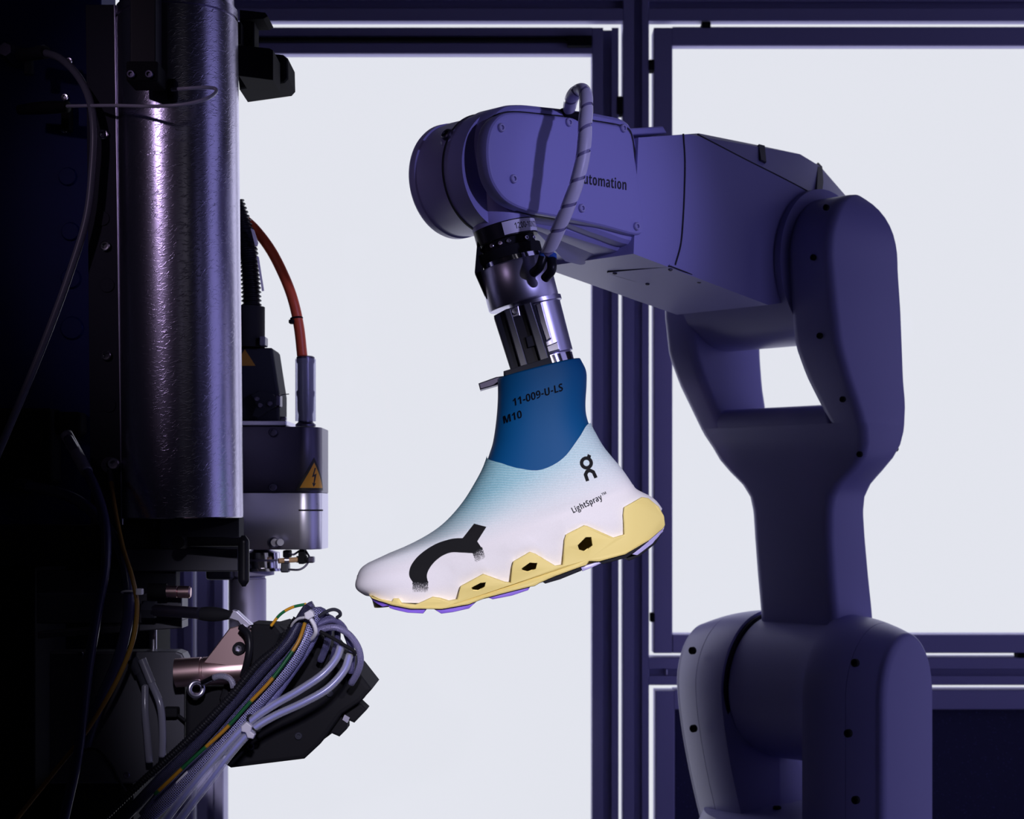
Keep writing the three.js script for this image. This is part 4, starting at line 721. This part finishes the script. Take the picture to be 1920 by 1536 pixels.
{ // mounting plate at the lower left with its hoses
  const p = thing('valve_plate', 'dark rounded valve plate at the machine foot', 'plate');
  M('plate_body', poly([[92, 1222], [330, 1222], [341, 1226], [346, 1236], [346, 1440], [250, 1470], [92, 1470]], 1.53, 0.03, 0.002), mat.plate, p);
  for (const [x, y] of [[332, 1255], [238, 1453], [152, 1228]]) screw(p, P(x, y, 1.5299), V(0, 0, 1), px2m(6, 1.53), mat.darkMetal);
  M('push_fitting', both([rod(P(248, 1236, 1.51), P(262, 1262, 1.51), px2m(11, 1.5)), rod(P(262, 1262, 1.51), P(272, 1286, 1.505), px2m(8, 1.5))]), mat.charcoal, p);
  M('push_fitting', rod(P(266, 1236, 1.50), P(284, 1280, 1.50), px2m(8, 1.5)), mat.cableGrey, p);
  M('sensor', both([slab(304, 1328, 332, 1346, 1.515, 1.53, 0.002), rod(P(332, 1340, 1.52), P(348, 1352, 1.515), px2m(3, 1.5))]), mat.black, p);
  const hz = [[[272, 1284, 1.505], [272, 1330, 1.5], [276, 1380, 1.5], [280, 1430, 1.5]], [[284, 1280, 1.50], [300, 1320, 1.495], [305, 1370, 1.495], [304, 1420, 1.495]]];
  hz.forEach((q, i) => single('valve_hose', i ? 'outer clear hose hanging from the valve plate fitting' : 'inner clear hose hanging from the valve plate fitting', 'hose', wire(q, 7, 40, 12), phy(lin(0.35, 0.35, 0.45), { roughness: 0.2, transmission: 0.5, thickness: 0 })));
  single('sensor_wire', 'thin black sensor wire drooping below the valve plate', 'wire', wire([[148, 1408, 1.51], [180, 1406, 1.505], [205, 1430, 1.505], [224, 1465, 1.505], [236, 1485, 1.505]], 3, 40, 8), mat.black);
  M('lower_block', slab(92, 1468, 250, 1640, 1.56, 1.66), mat.black, p);
}
// ------------------------------------------------------------------ spray unit behind the tank
{
  const D = 1.76, u = thing('spray_unit', 'brushed metal spray unit with warning triangle behind the tank', 'machine');
  const body = (x0, x1, y0, y1, rl, rr, m, name, lean = 0) => {
    const a = P(x0, y1, D), b = P(x1, y0, D), w = b.x - a.x, h = b.y - a.y, dep = 0.10, s = new THREE.Shape(), r = px2m(rr, D), q = px2m(rl, D);
    s.moveTo(a.x + q, 0); s.lineTo(b.x - r, 0); s.absarc(b.x - r, -r, r, Math.PI / 2, 0, true); s.lineTo(b.x, -dep + r); s.absarc(b.x - r, -dep + r, r, 0, -Math.PI / 2, true); s.lineTo(a.x + q, -dep); s.absarc(a.x + q, -dep + q, q, -Math.PI / 2, -Math.PI, true); s.lineTo(a.x, -q); s.absarc(a.x + q, -q, q, Math.PI, Math.PI / 2, true);
    const g = new THREE.ExtrudeGeometry(s, { depth: h - 0.002, bevelEnabled: true, bevelSize: 0.001, bevelThickness: 0.001, bevelOffset: -0.001, bevelSegments: 2, curveSegments: 24 });
    g.rotateX(-Math.PI / 2); // shape y (front) -> -z ... rotate so that front faces the camera
    const p = g.attributes.position; for (let i = 0; i < p.count; i++) { p.setZ(i, -p.getZ(i)); }
    const f = p.array; for (let i = 0; i < f.length / 9; i++) for (let k = 0; k < 3; k++) [f[i * 9 + 3 + k], f[i * 9 + 6 + k]] = [f[i * 9 + 6 + k], f[i * 9 + 3 + k]];
    g.translate(0, a.y + 0.001, CZ - D); g.computeVertexNormals(); return M(name, toCreasedNormals(g, 0.5), m, u);
  };
  const up = body(400, 600, 800, 924, 30, 40, mat.darkMetal, 'upper_housing');
  const lo = body(400, 600, 924, 1031, 30, 40, mat.satin, 'lower_housing');
  for (const [x, y] of [[512, 811], [512, 914]]) screw(up, P(x, y, D - 0.0005), V(0, 0, 1), px2m(8, D), mat.darkMetal);
  const pin = M('pin', turned(P(511, 1017, D), V(0.35, 0, 0.94), [[px2m(10, D), 0], [px2m(10, D), 0.008], [px2m(7, D), 0.010], [0, 0.010]], 24), mat.steel, lo);
  M('pin_head', turned(P(524, 1017, D - 0.012), V(0.35, 0, 0.94), [[0, 0.005], [px2m(6.5, D), 0.005], [px2m(6.5, D), -0.004]], 24), mat.white, lo);
  screw(lo, P(588, 945, D + 0.010), V(0.6, 0, 0.8), px2m(6, D), mat.charcoal);
  M('groove', (() => { const pts = []; for (let i = 0; i <= 12; i++) { const a = Math.PI / 2 * (1 - i / 12), r = px2m(40, D), c = P(560, 957, D); pts.push(V(c.x + Math.cos(a) * r, c.y, c.z - r + Math.sin(a) * r)); } return sweep(pts, 0.0009, 24, 6); })(), mat.seam, lo);
  { // warning triangle wrapped round the corner
    const c = document.createElement('canvas'); c.width = 256; c.height = 224; const x = c.getContext('2d'); x.clearRect(0, 0, 256, 224);
    x.lineJoin = 'round'; const tri = (m, col) => { x.fillStyle = col; x.beginPath(); x.moveTo(128, 6 + m * 1.2); x.lineTo(250 - m * 1.05, 216 - m * 0.62); x.lineTo(6 + m * 1.05, 216 - m * 0.62); x.closePath(); x.fill(); };
    tri(0, '#120e10'); tri(26, '#f0a410'); x.fillStyle = '#120e10';
    x.beginPath(); x.moveTo(132, 72); x.lineTo(112, 132); x.lineTo(130, 126); x.lineTo(122, 170); x.lineTo(112, 166); x.lineTo(124, 194); x.lineTo(142, 170); x.lineTo(131, 171); x.lineTo(148, 108); x.lineTo(127, 116); x.lineTo(142, 72); x.closePath(); x.fill();
    const t = new THREE.CanvasTexture(c); t.colorSpace = THREE.SRGBColorSpace;
    const r = px2m(40, D), cx = P(560, 0, D).x, cz = CZ - D - r, n = 30, y0 = P(0, 922, D).y, y1 = P(0, 856, D).y, Wd = px2m(76, D), s0 = P(552, 0, D).x - cx, pos = [], uv = [], idx = [];
    for (let i = 0; i <= 1; i++) for (let j = 0; j <= n; j++) { const s = s0 + Wd * j / n, rr = r + 0.0005; let X, Z; if (s < 0) { X = cx + s; Z = cz + rr; } else { const a = Math.min(Math.PI / 2, s / r); X = cx + Math.sin(a) * rr; Z = cz + Math.cos(a) * rr - Math.max(0, s - r * Math.PI / 2); } pos.push(X, i ? y1 : y0, Z); uv.push(j / n, i); }
    for (let j = 0; j < n; j++) idx.push(j, j + 1, j + n + 1, j + 1, j + n + 2, j + n + 1);
    const g = new THREE.BufferGeometry(); g.setAttribute('position', new THREE.Float32BufferAttribute(pos, 3)); g.setAttribute('uv', new THREE.Float32BufferAttribute(uv, 2)); g.setIndex(idx); g.computeVertexNormals();
    M('warning_sticker', g, std(0xffffff, { map: t, transparent: true, roughness: 0.45 }), up, 'yellow high voltage warning triangle');
  }
  M('mounting_arm', slab(196, 820, 420, 900, 1.70, D + 0.03), mat.charcoal, u);
  const col = M('column', poly([[430, 652], [508, 652], [511, 656], [524, 740], [524, 790], [430, 790]], D + 0.012, 0.06, 0.003), mat.charcoal, u);
  M('column_foot', slab(430, 788, 537, 799, D + 0.004, D + 0.08), mat.satin, u); M('foot_bolt', slab(524, 781, 536, 789, D + 0.02, D + 0.03), mat.darkMetal, u);
  M('column_sticker', poly([[440, 686], [459, 655], [479, 686]], D + 0.0115, 0.0008, 0), std(lin(0.45, 0.20, 0.02), { roughness: 0.5 }), col, 'dull orange triangle sticker');
  const br = M('sensor_bracket', poly([[470, 741], [484, 733], [512, 739], [518, 748], [516, 762], [505, 768], [482, 784], [472, 780], [480, 760]], D - 0.002, 0.012, 0.001), mat.charcoal, u);
  for (const [x, y] of [[482, 748], [488, 760], [506, 757]]) screw(br, P(x, y, D - 0.0025), V(0, 0, 1), px2m(5, D), mat.darkMetal, 'nut');
  M('bracket_arm', slab(516, 740, 525, 762, D, D + 0.02), mat.darkMetal, br);
  M('tag_end', wire([[524, 743, D], [532, 740, D], [542, 739, D]], 1, 10, 6), mat.darkMetal, br);
  M('upper_sleeve', rod(P(462, 652, D + 0.02), P(462, 576, D + 0.02), px2m(35, D)), mat.rubber, u);
  M('sleeve_band', slab(486, 630, 497, 648, D - 0.002, D + 0.02), mat.cableGrey, u);
  // connector with clear sheath
  const con = M('connector', turned(P(573, 800, D + 0.02), V(0, 1, 0), (() => { const k = n => px2m(n, D + 0.02), y = py => px2m(800 - py, D + 0.02); return [[0, y(800)], [k(19), y(800)], [k(19), y(796)], [k(14), y(792)], [k(13), y(778)], [k(15), y(770)], [k(15.5), y(744)], [k(17), y(742)], [k(17), y(734)], [k(15), y(732)], [k(15), y(682)], [k(17), y(680)], [k(17), y(670)], [k(14), y(668)], [0, y(668)]]; })(), 32), mat.darkMetal, u);
  M('clear_sheath', turned(P(573, 790, D + 0.02), V(0, 1, 0), [[px2m(19.5, D), 0], [px2m(19.5, D), px2m(118, D)]], 32), mat.clear, con);
  // ring stack and fittings under the housing
  const ring = M('ring_stack', turned(P(490, 1070, D + 0.045), V(0, 1, 0), (() => { const k = n => px2m(n, D + 0.045), y = py => px2m(1070 - py, D + 0.045); return [[0, y(1070)], [k(48), y(1070)], [k(48), y(1065)], [k(36), y(1064)], [k(36), y(1052)], [k(38), y(1050)], [k(36), y(1048)], [k(36), y(1036)], [k(30), y(1034)], [0, y(1026)]]; })(), 48), mat.chrome, u);
  M('contact_rod', rod(P(522, 1052, D + 0.01), P(566, 1049, D + 0.02), px2m(5, D)), std(lin(0.70, 0.42, 0.22), { roughness: 0.4 }), ring, 'tan contact rod');
  M('rod_sleeve', rod(P(533, 1051, D + 0.012), P(541, 1051, D + 0.013), px2m(7, D)), mat.satin, ring);
  M('insulator', both([rod(P(556, 1049, D + 0.02), P(576, 1049, D + 0.02), px2m(6.5, D)), slab(559, 1031, 571, 1058, D + 0.01, D + 0.03), slab(530, 1032, 543, 1046, D + 0.01, D + 0.03)]), mat.black, ring);
  M('clip_block', slab(526, 1056, 541, 1074, D + 0.005, D + 0.02), mat.plate, ring);
  M('spring_clip', both([wire([[540, 1068, D + 0.01], [562, 1068, D + 0.01], [574, 1060, D + 0.012], [580, 1047, D + 0.015], [574, 1034, D + 0.02]], 2, 40, 8), wire([[540, 1038, D + 0.01], [550, 1040, D + 0.01], [560, 1034, D + 0.015]], 2, 16, 8), slab(576, 1044, 588, 1056, D + 0.008, D + 0.022)]), mat.darkMetal, ring);
  M('neck', turned(P(464, 1200, D + 0.05), V(0, 1, 0), (() => { const k = n => px2m(n, D + 0.05), y = py => px2m(1200 - py, D + 0.05); return [[0, 0], [k(35), 0], [k(35), y(1086)], [k(33), y(1084)], [k(33), y(1081)], [k(50), y(1078)], [k(50), y(1070)], [0, y(1070)]]; })(), 64), std(lin(0.45, 0.42, 0.62), { roughness: 0.5, metalness: 0.4 }), u);
  M('support_slide', slab(385, 1060, 436, 1088, D + 0.01, D + 0.06, 0.004), mat.plate, u);
}
{ // hoses above the spray unit
  const c = thing('orange_cable', 'bright orange cable bending down into the connector', 'cable');
  M('cable', wire([[420, 392, 1.84], [452, 408, 1.82], [478, 430, 1.80], [507, 468, 1.79], [530, 512, 1.785], [548, 558, 1.78], [560, 610, 1.78], [567, 670, 1.78]], 9.5, 90, 16), mat.orange, c);
  M('tie_band', both([new THREE.TorusGeometry(px2m(10.5, 1.78), px2m(1.8, 1.78), 8, 28).rotateX(Math.PI / 2 - 0.1).rotateZ(0.12).translate(...P(556, 597, 1.78).toArray()), slab(541, 599, 551, 606, 1.772, 1.784, 0.001)]), mat.black, c, 'black tie');
  const k = thing('corrugated_hose', 'black corrugated hose rising behind the tank edge', 'hose');
  M('hose', ribbed([[440, 380, 1.79], [456, 430, 1.79], [466, 480, 1.785], [470, 530, 1.785], [472, 580, 1.785]], 19, 0.0045, 0.2), mat.blackGloss, k);
  M('tie_tail', poly([[470, 428], [476, 431], [484, 455], [482, 462], [478, 460]], 1.768, 0.002, 0), mat.milky, k, 'clear tie tail'); M('tie_tail', poly([[481, 480], [485, 482], [495, 545], [491, 546]], 1.768, 0.002, 0), mat.milky, k, 'clear tie tail');
}
// ------------------------------------------------------------------ spray head with its bundle
const braidTex = (() => {            // crossing light and dark strands of a braided sleeve
  const w = 64; return noiseTex(w, w, (x, y) => { const a = ((x + y) >> 3) & 1, b = ((x - y + 64) >> 3) & 1, n = (rnd() - 0.5) * 30; return a ^ b ? [206 + n, 204 + n, 226 + n] : (a ? [30, 29, 46] : [70, 68, 104]); }, true);
})();
function braid(pts, rpx, tone = [1, 1, 1]) {
  const g = wire(pts, rpx, 0, 18), uv = g.attributes.uv, r = px2m(rpx, pts[0][2]);
  for (let i = 0; i < uv.count; i++) uv.setXY(i, uv.getX(i) / (r * 2.3), uv.getY(i) * 3);
  return [g, std(lin(...tone), { map: braidTex, bumpMap: braidTex, bumpScale: 0.0004, roughness: 0.35, metalness: 0.25 })];
}
{
  const h = thing('spray_gun', 'black spray head body hanging under the cable bundle', 'spray head');
  const body = M('head_body', poly([[470, 1186], [520, 1172], [560, 1200], [600, 1188], [640, 1236], [668, 1256], [697, 1293], [676, 1316], [640, 1340], [600, 1396], [570, 1424], [432, 1441], [418, 1432], [436, 1390], [410, 1310], [440, 1220]], 1.50, 0.09, 0.004), mat.black, h);
  M('tail_block', poly([[470, 1170], [512, 1172], [526, 1188], [506, 1240], [470, 1260]], 1.48, 0.05, 0.003), mat.black, h);
  M('nozzle_tip', poly([[650, 1318], [668, 1316], [674, 1318], [688, 1331], [664, 1356], [650, 1350], [636, 1336]], 1.52, 0.03, 0.002), mat.black, h);
  M('nozzle_tip', poly([[612, 1350], [634, 1338], [650, 1354], [650, 1368], [636, 1382], [622, 1376], [606, 1388]], 1.52, 0.03, 0.002), mat.black, h);
  for (const q of [[[676, 1316], [680, 1312], [684, 1308], [668, 1321]], [[646, 1340], [656, 1346], [651, 1356], [642, 1350]]]) M('edge_clip', poly(q, 1.519, 0.01, 0), mat.satin, h);
  for (const [x, y] of [[470, 1400], [560, 1380], [618, 1300]]) screw(body, P(x, y, 1.4999), V(0, 0, 1), px2m(7, 1.5), mat.charcoal);
  const m = thing('spray_motor', 'copper toned motor cylinder with triangular bracket on the spray head', 'motor');
  M('motor_body', turned(P(330, 1262, 1.50), V(1, 0.06, 0.0), (() => { const k = n => px2m(n, 1.5); return [[0, 0], [k(27), 0], [k(27), k(48)], [k(25.5), k(49)], [k(25.5), k(52)], [k(27), k(53)], [k(27), k(140)], [k(22), k(150)], [0, k(150)]]; })(), 56), mat.copper, m);
  const tb = M('bracket_plate', poly([[381, 1243], [430, 1178], [452, 1172], [470, 1178], [482, 1250], [476, 1266], [455, 1262], [430, 1250]], 1.488, 0.008, 0.001), mat.copper, m);
  M('bushing', turned(P(449, 1216, 1.488), V(-0.1, 0, 1), [[px2m(5, 1.49), 0], [px2m(5, 1.49), 0.004], [px2m(11, 1.49), 0.005], [px2m(12.5, 1.49), 0]], 28), mat.black, tb, 'black bushing'); M('bushing_bolt', turned(P(450, 1216, 1.486), V(-0.1, 0, 1), [[0, 0.002], [px2m(4, 1.49), 0.002], [px2m(4.5, 1.49), 0.006], [px2m(7, 1.49), 0.006], [px2m(7.5, 1.49), 0]], 6), mat.steel, tb);
  M('curved_strap', sweep([P(452, 1176, 1.47), P(464, 1188, 1.465), P(468, 1210, 1.462), P(464, 1240, 1.462), P(456, 1268, 1.47)], px2m(7, 1.47), 40, 10), mat.blackGloss, m);
  M('drain_ring', new THREE.TorusGeometry(px2m(13, 1.48), px2m(5, 1.48), 12, 32).rotateY(0.5).translate(...P(368, 1292, 1.48).toArray()), mat.satin, m);
  M('support_arm', slab(240, 1300, 350, 1410, 1.562, 1.60), mat.black, m);
  M('lower_housing', slab(346, 1288, 430, 1420, 1.51, 1.58, 0.006), mat.black, m);
  const l = thing('sensor_pigtail', 'short braided pigtail with metal ferrule below the motor', 'cable');
  M('ferrule', rod(P(379, 1281, 1.47), P(402, 1270, 1.467), px2m(5.5, 1.47)), mat.chrome, l); { const [g, mm] = braid([[400, 1271, 1.467], [412, 1268, 1.465], [425, 1270, 1.463], [434, 1277, 1.462], [438, 1290, 1.462]], 6); M('braid', g, mm, l); }
}
{
  const G = 'braided leads of the spray head bundle';
  const add = (label, pts, r, tone) => { const [g, m] = braid(pts, r, tone); return single('braided_lead', label, 'cable', g, m, G); };
  add('thick silver braided lead running along the bundle to the floor', [[598, 1146, 1.452], [586, 1162, 1.448], [573, 1195, 1.442], [545, 1244, 1.438], [503, 1294, 1.436], [455, 1350, 1.435], [392, 1424, 1.434], [320, 1494, 1.434], [262, 1550, 1.434]], 13, [0.72, 0.72, 1.0]);
  add('silver braided lead on the underside of the bundle', [[606, 1160, 1.458], [594, 1180, 1.455], [577, 1214, 1.45], [542, 1266, 1.447], [496, 1328, 1.444], [430, 1396, 1.442], [362, 1458, 1.44], [300, 1516, 1.44], [262, 1556, 1.44]], 9, [0.62, 0.62, 1.0]);
  add('dark braided lead on the upper side of the bundle', [[578, 1140, 1.458], [566, 1158, 1.452], [540, 1204, 1.446], [494, 1254, 1.443], [440, 1316, 1.442], [372, 1392, 1.441], [300, 1462, 1.44], [222, 1545, 1.44]], 10, [0.10, 0.10, 0.19]);
  add('dark braided lead in the middle of the bundle', [[572, 1150, 1.462], [556, 1196, 1.458], [520, 1246, 1.456], [470, 1306, 1.455], [410, 1378, 1.455], [340, 1446, 1.455], [268, 1530, 1.455]], 10, [0.24, 0.24, 0.4]);
  add('pale braided lead looping widest over the spray head', [[588, 1190, 1.446], [604, 1180, 1.446], [630, 1177, 1.446], [654, 1190, 1.448], [672, 1216, 1.45], [676, 1240, 1.452], [670, 1262, 1.456], [658, 1282, 1.462]], 6.5, [0.75, 0.72, 0.98]);
  add('braided lead looping just inside the widest loop', [[588, 1178, 1.45], [604, 1168, 1.45], [625, 1163, 1.452], [642, 1174, 1.456], [652, 1196, 1.46], [660, 1225, 1.466], [658, 1262, 1.47]], 6, [0.42, 0.40, 0.66]);
  add('braided lead ending behind the clear tubes', [[586, 1168, 1.458], [600, 1158, 1.456], [618, 1158, 1.458], [630, 1172, 1.462], [633, 1196, 1.464], [627, 1224, 1.468], [622, 1240, 1.475]], 6, [0.34, 0.33, 0.55]);
  add('braided lead arching over the tie', [[584, 1156, 1.462], [592, 1146, 1.46], [602, 1145, 1.462], [612, 1156, 1.464], [616, 1180, 1.468], [612, 1210, 1.475], [600, 1240, 1.48]], 7, [0.30, 0.30, 0.50]);
  add('braided end piece standing up through the tie', [[566, 1164, 1.464], [572, 1148, 1.462], [580, 1138, 1.462], [588, 1134, 1.462]], 8, [0.30, 0.29, 0.46]);
  single('corrugated_conduit', 'thin black corrugated conduit along the upper side of the bundle', 'hose', ribbed([[556, 1160, 1.452], [528, 1206, 1.446], [482, 1246, 1.44], [434, 1304, 1.436], [356, 1384, 1.434], [262, 1470, 1.434], [180, 1548, 1.434]], 7.5, 0.0026, 0.16), mat.blackGloss);
  single('black_lead', 'thin black lead bent back above the loops', 'cable', wire([[598, 1156, 1.445], [612, 1147, 1.443], [626, 1143, 1.443], [636, 1147, 1.445], [638, 1153, 1.447], [632, 1158, 1.45]], 3.4, 40, 10), mat.charcoal);
  // green and yellow earth wire: stripes are the wire's own insulation
  const st = noiseTex(64, 8, (x) => ((x >> 4) & 1) ? [28, 120, 66] : [236, 168, 40], true);
  const g1 = wire([[508, 1174, 1.47], [526, 1152, 1.468], [548, 1139, 1.466], [574, 1133, 1.464]], 2.8, 60, 8); for (let i = 0; i < g1.attributes.uv.count; i++) g1.attributes.uv.setX(i, g1.attributes.uv.getX(i) * 26);
  single('striped_wire', 'green and yellow striped wire arching beside the bundle top', 'wire', g1, std(0xffffff, { map: st, roughness: 0.45 }));
  const g2 = wire([[572, 1168, 1.432], [560, 1202, 1.425], [538, 1236, 1.422], [506, 1278, 1.42], [468, 1318, 1.42], [424, 1366, 1.42], [360, 1424, 1.42], [290, 1490, 1.42]], 3.6, 120, 8); for (let i = 0; i < g2.attributes.uv.count; i++) g2.attributes.uv.setX(i, g2.attributes.uv.getX(i) * 9);
  single('striped_wire', 'green and yellow striped wire lying along the bundle', 'wire', g2, std(lin(0.5, 0.5, 0.5), { map: st, roughness: 0.4 }));
  const tie = thing('zip_tie', 'milky white zip tie around the bundle top', 'tie');
  M('tie_head', poly([[570, 1150], [580, 1144], [587, 1148], [589, 1156], [578, 1163], [571, 1160]], 1.424, 0.010, 0.0012), mat.white, tie);
  M('tie_band', sweep([P(582, 1160, 1.428), P(589, 1172, 1.428), P(592, 1184, 1.43), P(588, 1194, 1.436), P(580, 1202, 1.446)], px2m(4, 1.43), 30, 8), mat.white, tie);
  M('tie_band', sweep([P(572, 1158, 1.43), P(560, 1160, 1.435), P(550, 1168, 1.442), P(545, 1178, 1.45)], px2m(2.5, 1.43), 30, 8), mat.white, tie);
  single('black_tie', 'black tie strap crossing below the cable loops', 'tie', wire([[600, 1184, 1.442], [622, 1196, 1.44], [646, 1210, 1.44], [664, 1222, 1.442], [664, 1228, 1.445], [646, 1222, 1.446]], 3.4, 40, 8), mat.black);
  const TG = 'clear tubes of the spray head';
  const tubes = [[[640, 1208, 1.448], [632, 1232, 1.442], [608, 1262, 1.436], [562, 1294, 1.432], [512, 1323, 1.43], [470, 1352, 1.428], [428, 1394, 1.426], [378, 1452, 1.424], [330, 1512, 1.424], [300, 1552, 1.424]], [[656, 1228, 1.446], [646, 1256, 1.44], [616, 1290, 1.434], [570, 1317, 1.43], [512, 1344, 1.428], [478, 1365, 1.426], [440, 1404, 1.424], [392, 1466, 1.422], [346, 1526, 1.422], [328, 1552, 1.422]]];
  tubes.forEach((q, i) => {
    const t = thing('clear_tube', i ? 'milky clear tube, the outer of the pair curving out of the bundle' : 'milky clear tube, the inner of the pair next to the braided leads', 'tube', TG);
    M('tube_wall', wire(q, 7.6, 120, 18, { open: true }), mat.tubeWall, t); M('tube_core', wire(q, 3.6, 120, 12), mat.tubeCore, t);
  });
  const cl = thing('tube_clip', 'milky plastic clip with black band joining both clear tubes', 'clip');
  M('clip_band', new THREE.TorusGeometry(px2m(15, 1.427), px2m(2.6, 1.427), 8, 30).scale(0.8, 1.1, 1).rotateY(1.0).rotateZ(0.62).translate(...P(476, 1356, 1.427).toArray()), mat.black, cl);
  M('clip_body', poly([[452, 1362], [462, 1354], [472, 1362], [470, 1372], [478, 1378], [474, 1386], [464, 1384], [460, 1374], [452, 1372]], 1.416, 0.008, 0.001), mat.milky, cl);
  single('lead_tag', 'clear tie tail hanging off the bundle near the window post', 'tie', poly([[330, 1466], [350, 1446], [356, 1452], [340, 1472], [330, 1476]], 1.43, 0.003, 0), mat.milky);
}
// ------------------------------------------------------------------ end: every group stands at its own base
for (const t of things) {
  scene.updateMatrixWorld(true);
  const b = new THREE.Box3().setFromObject(t), c = V((b.min.x + b.max.x) / 2, b.min.y, (b.min.z + b.max.z) / 2);
  t.position.copy(c); for (const k of t.children) k.position.sub(c);
}
scene.traverse(o => { if (o.isMesh) { o.castShadow = o.receiveShadow = true; } });
renderer.render(scene, camera);
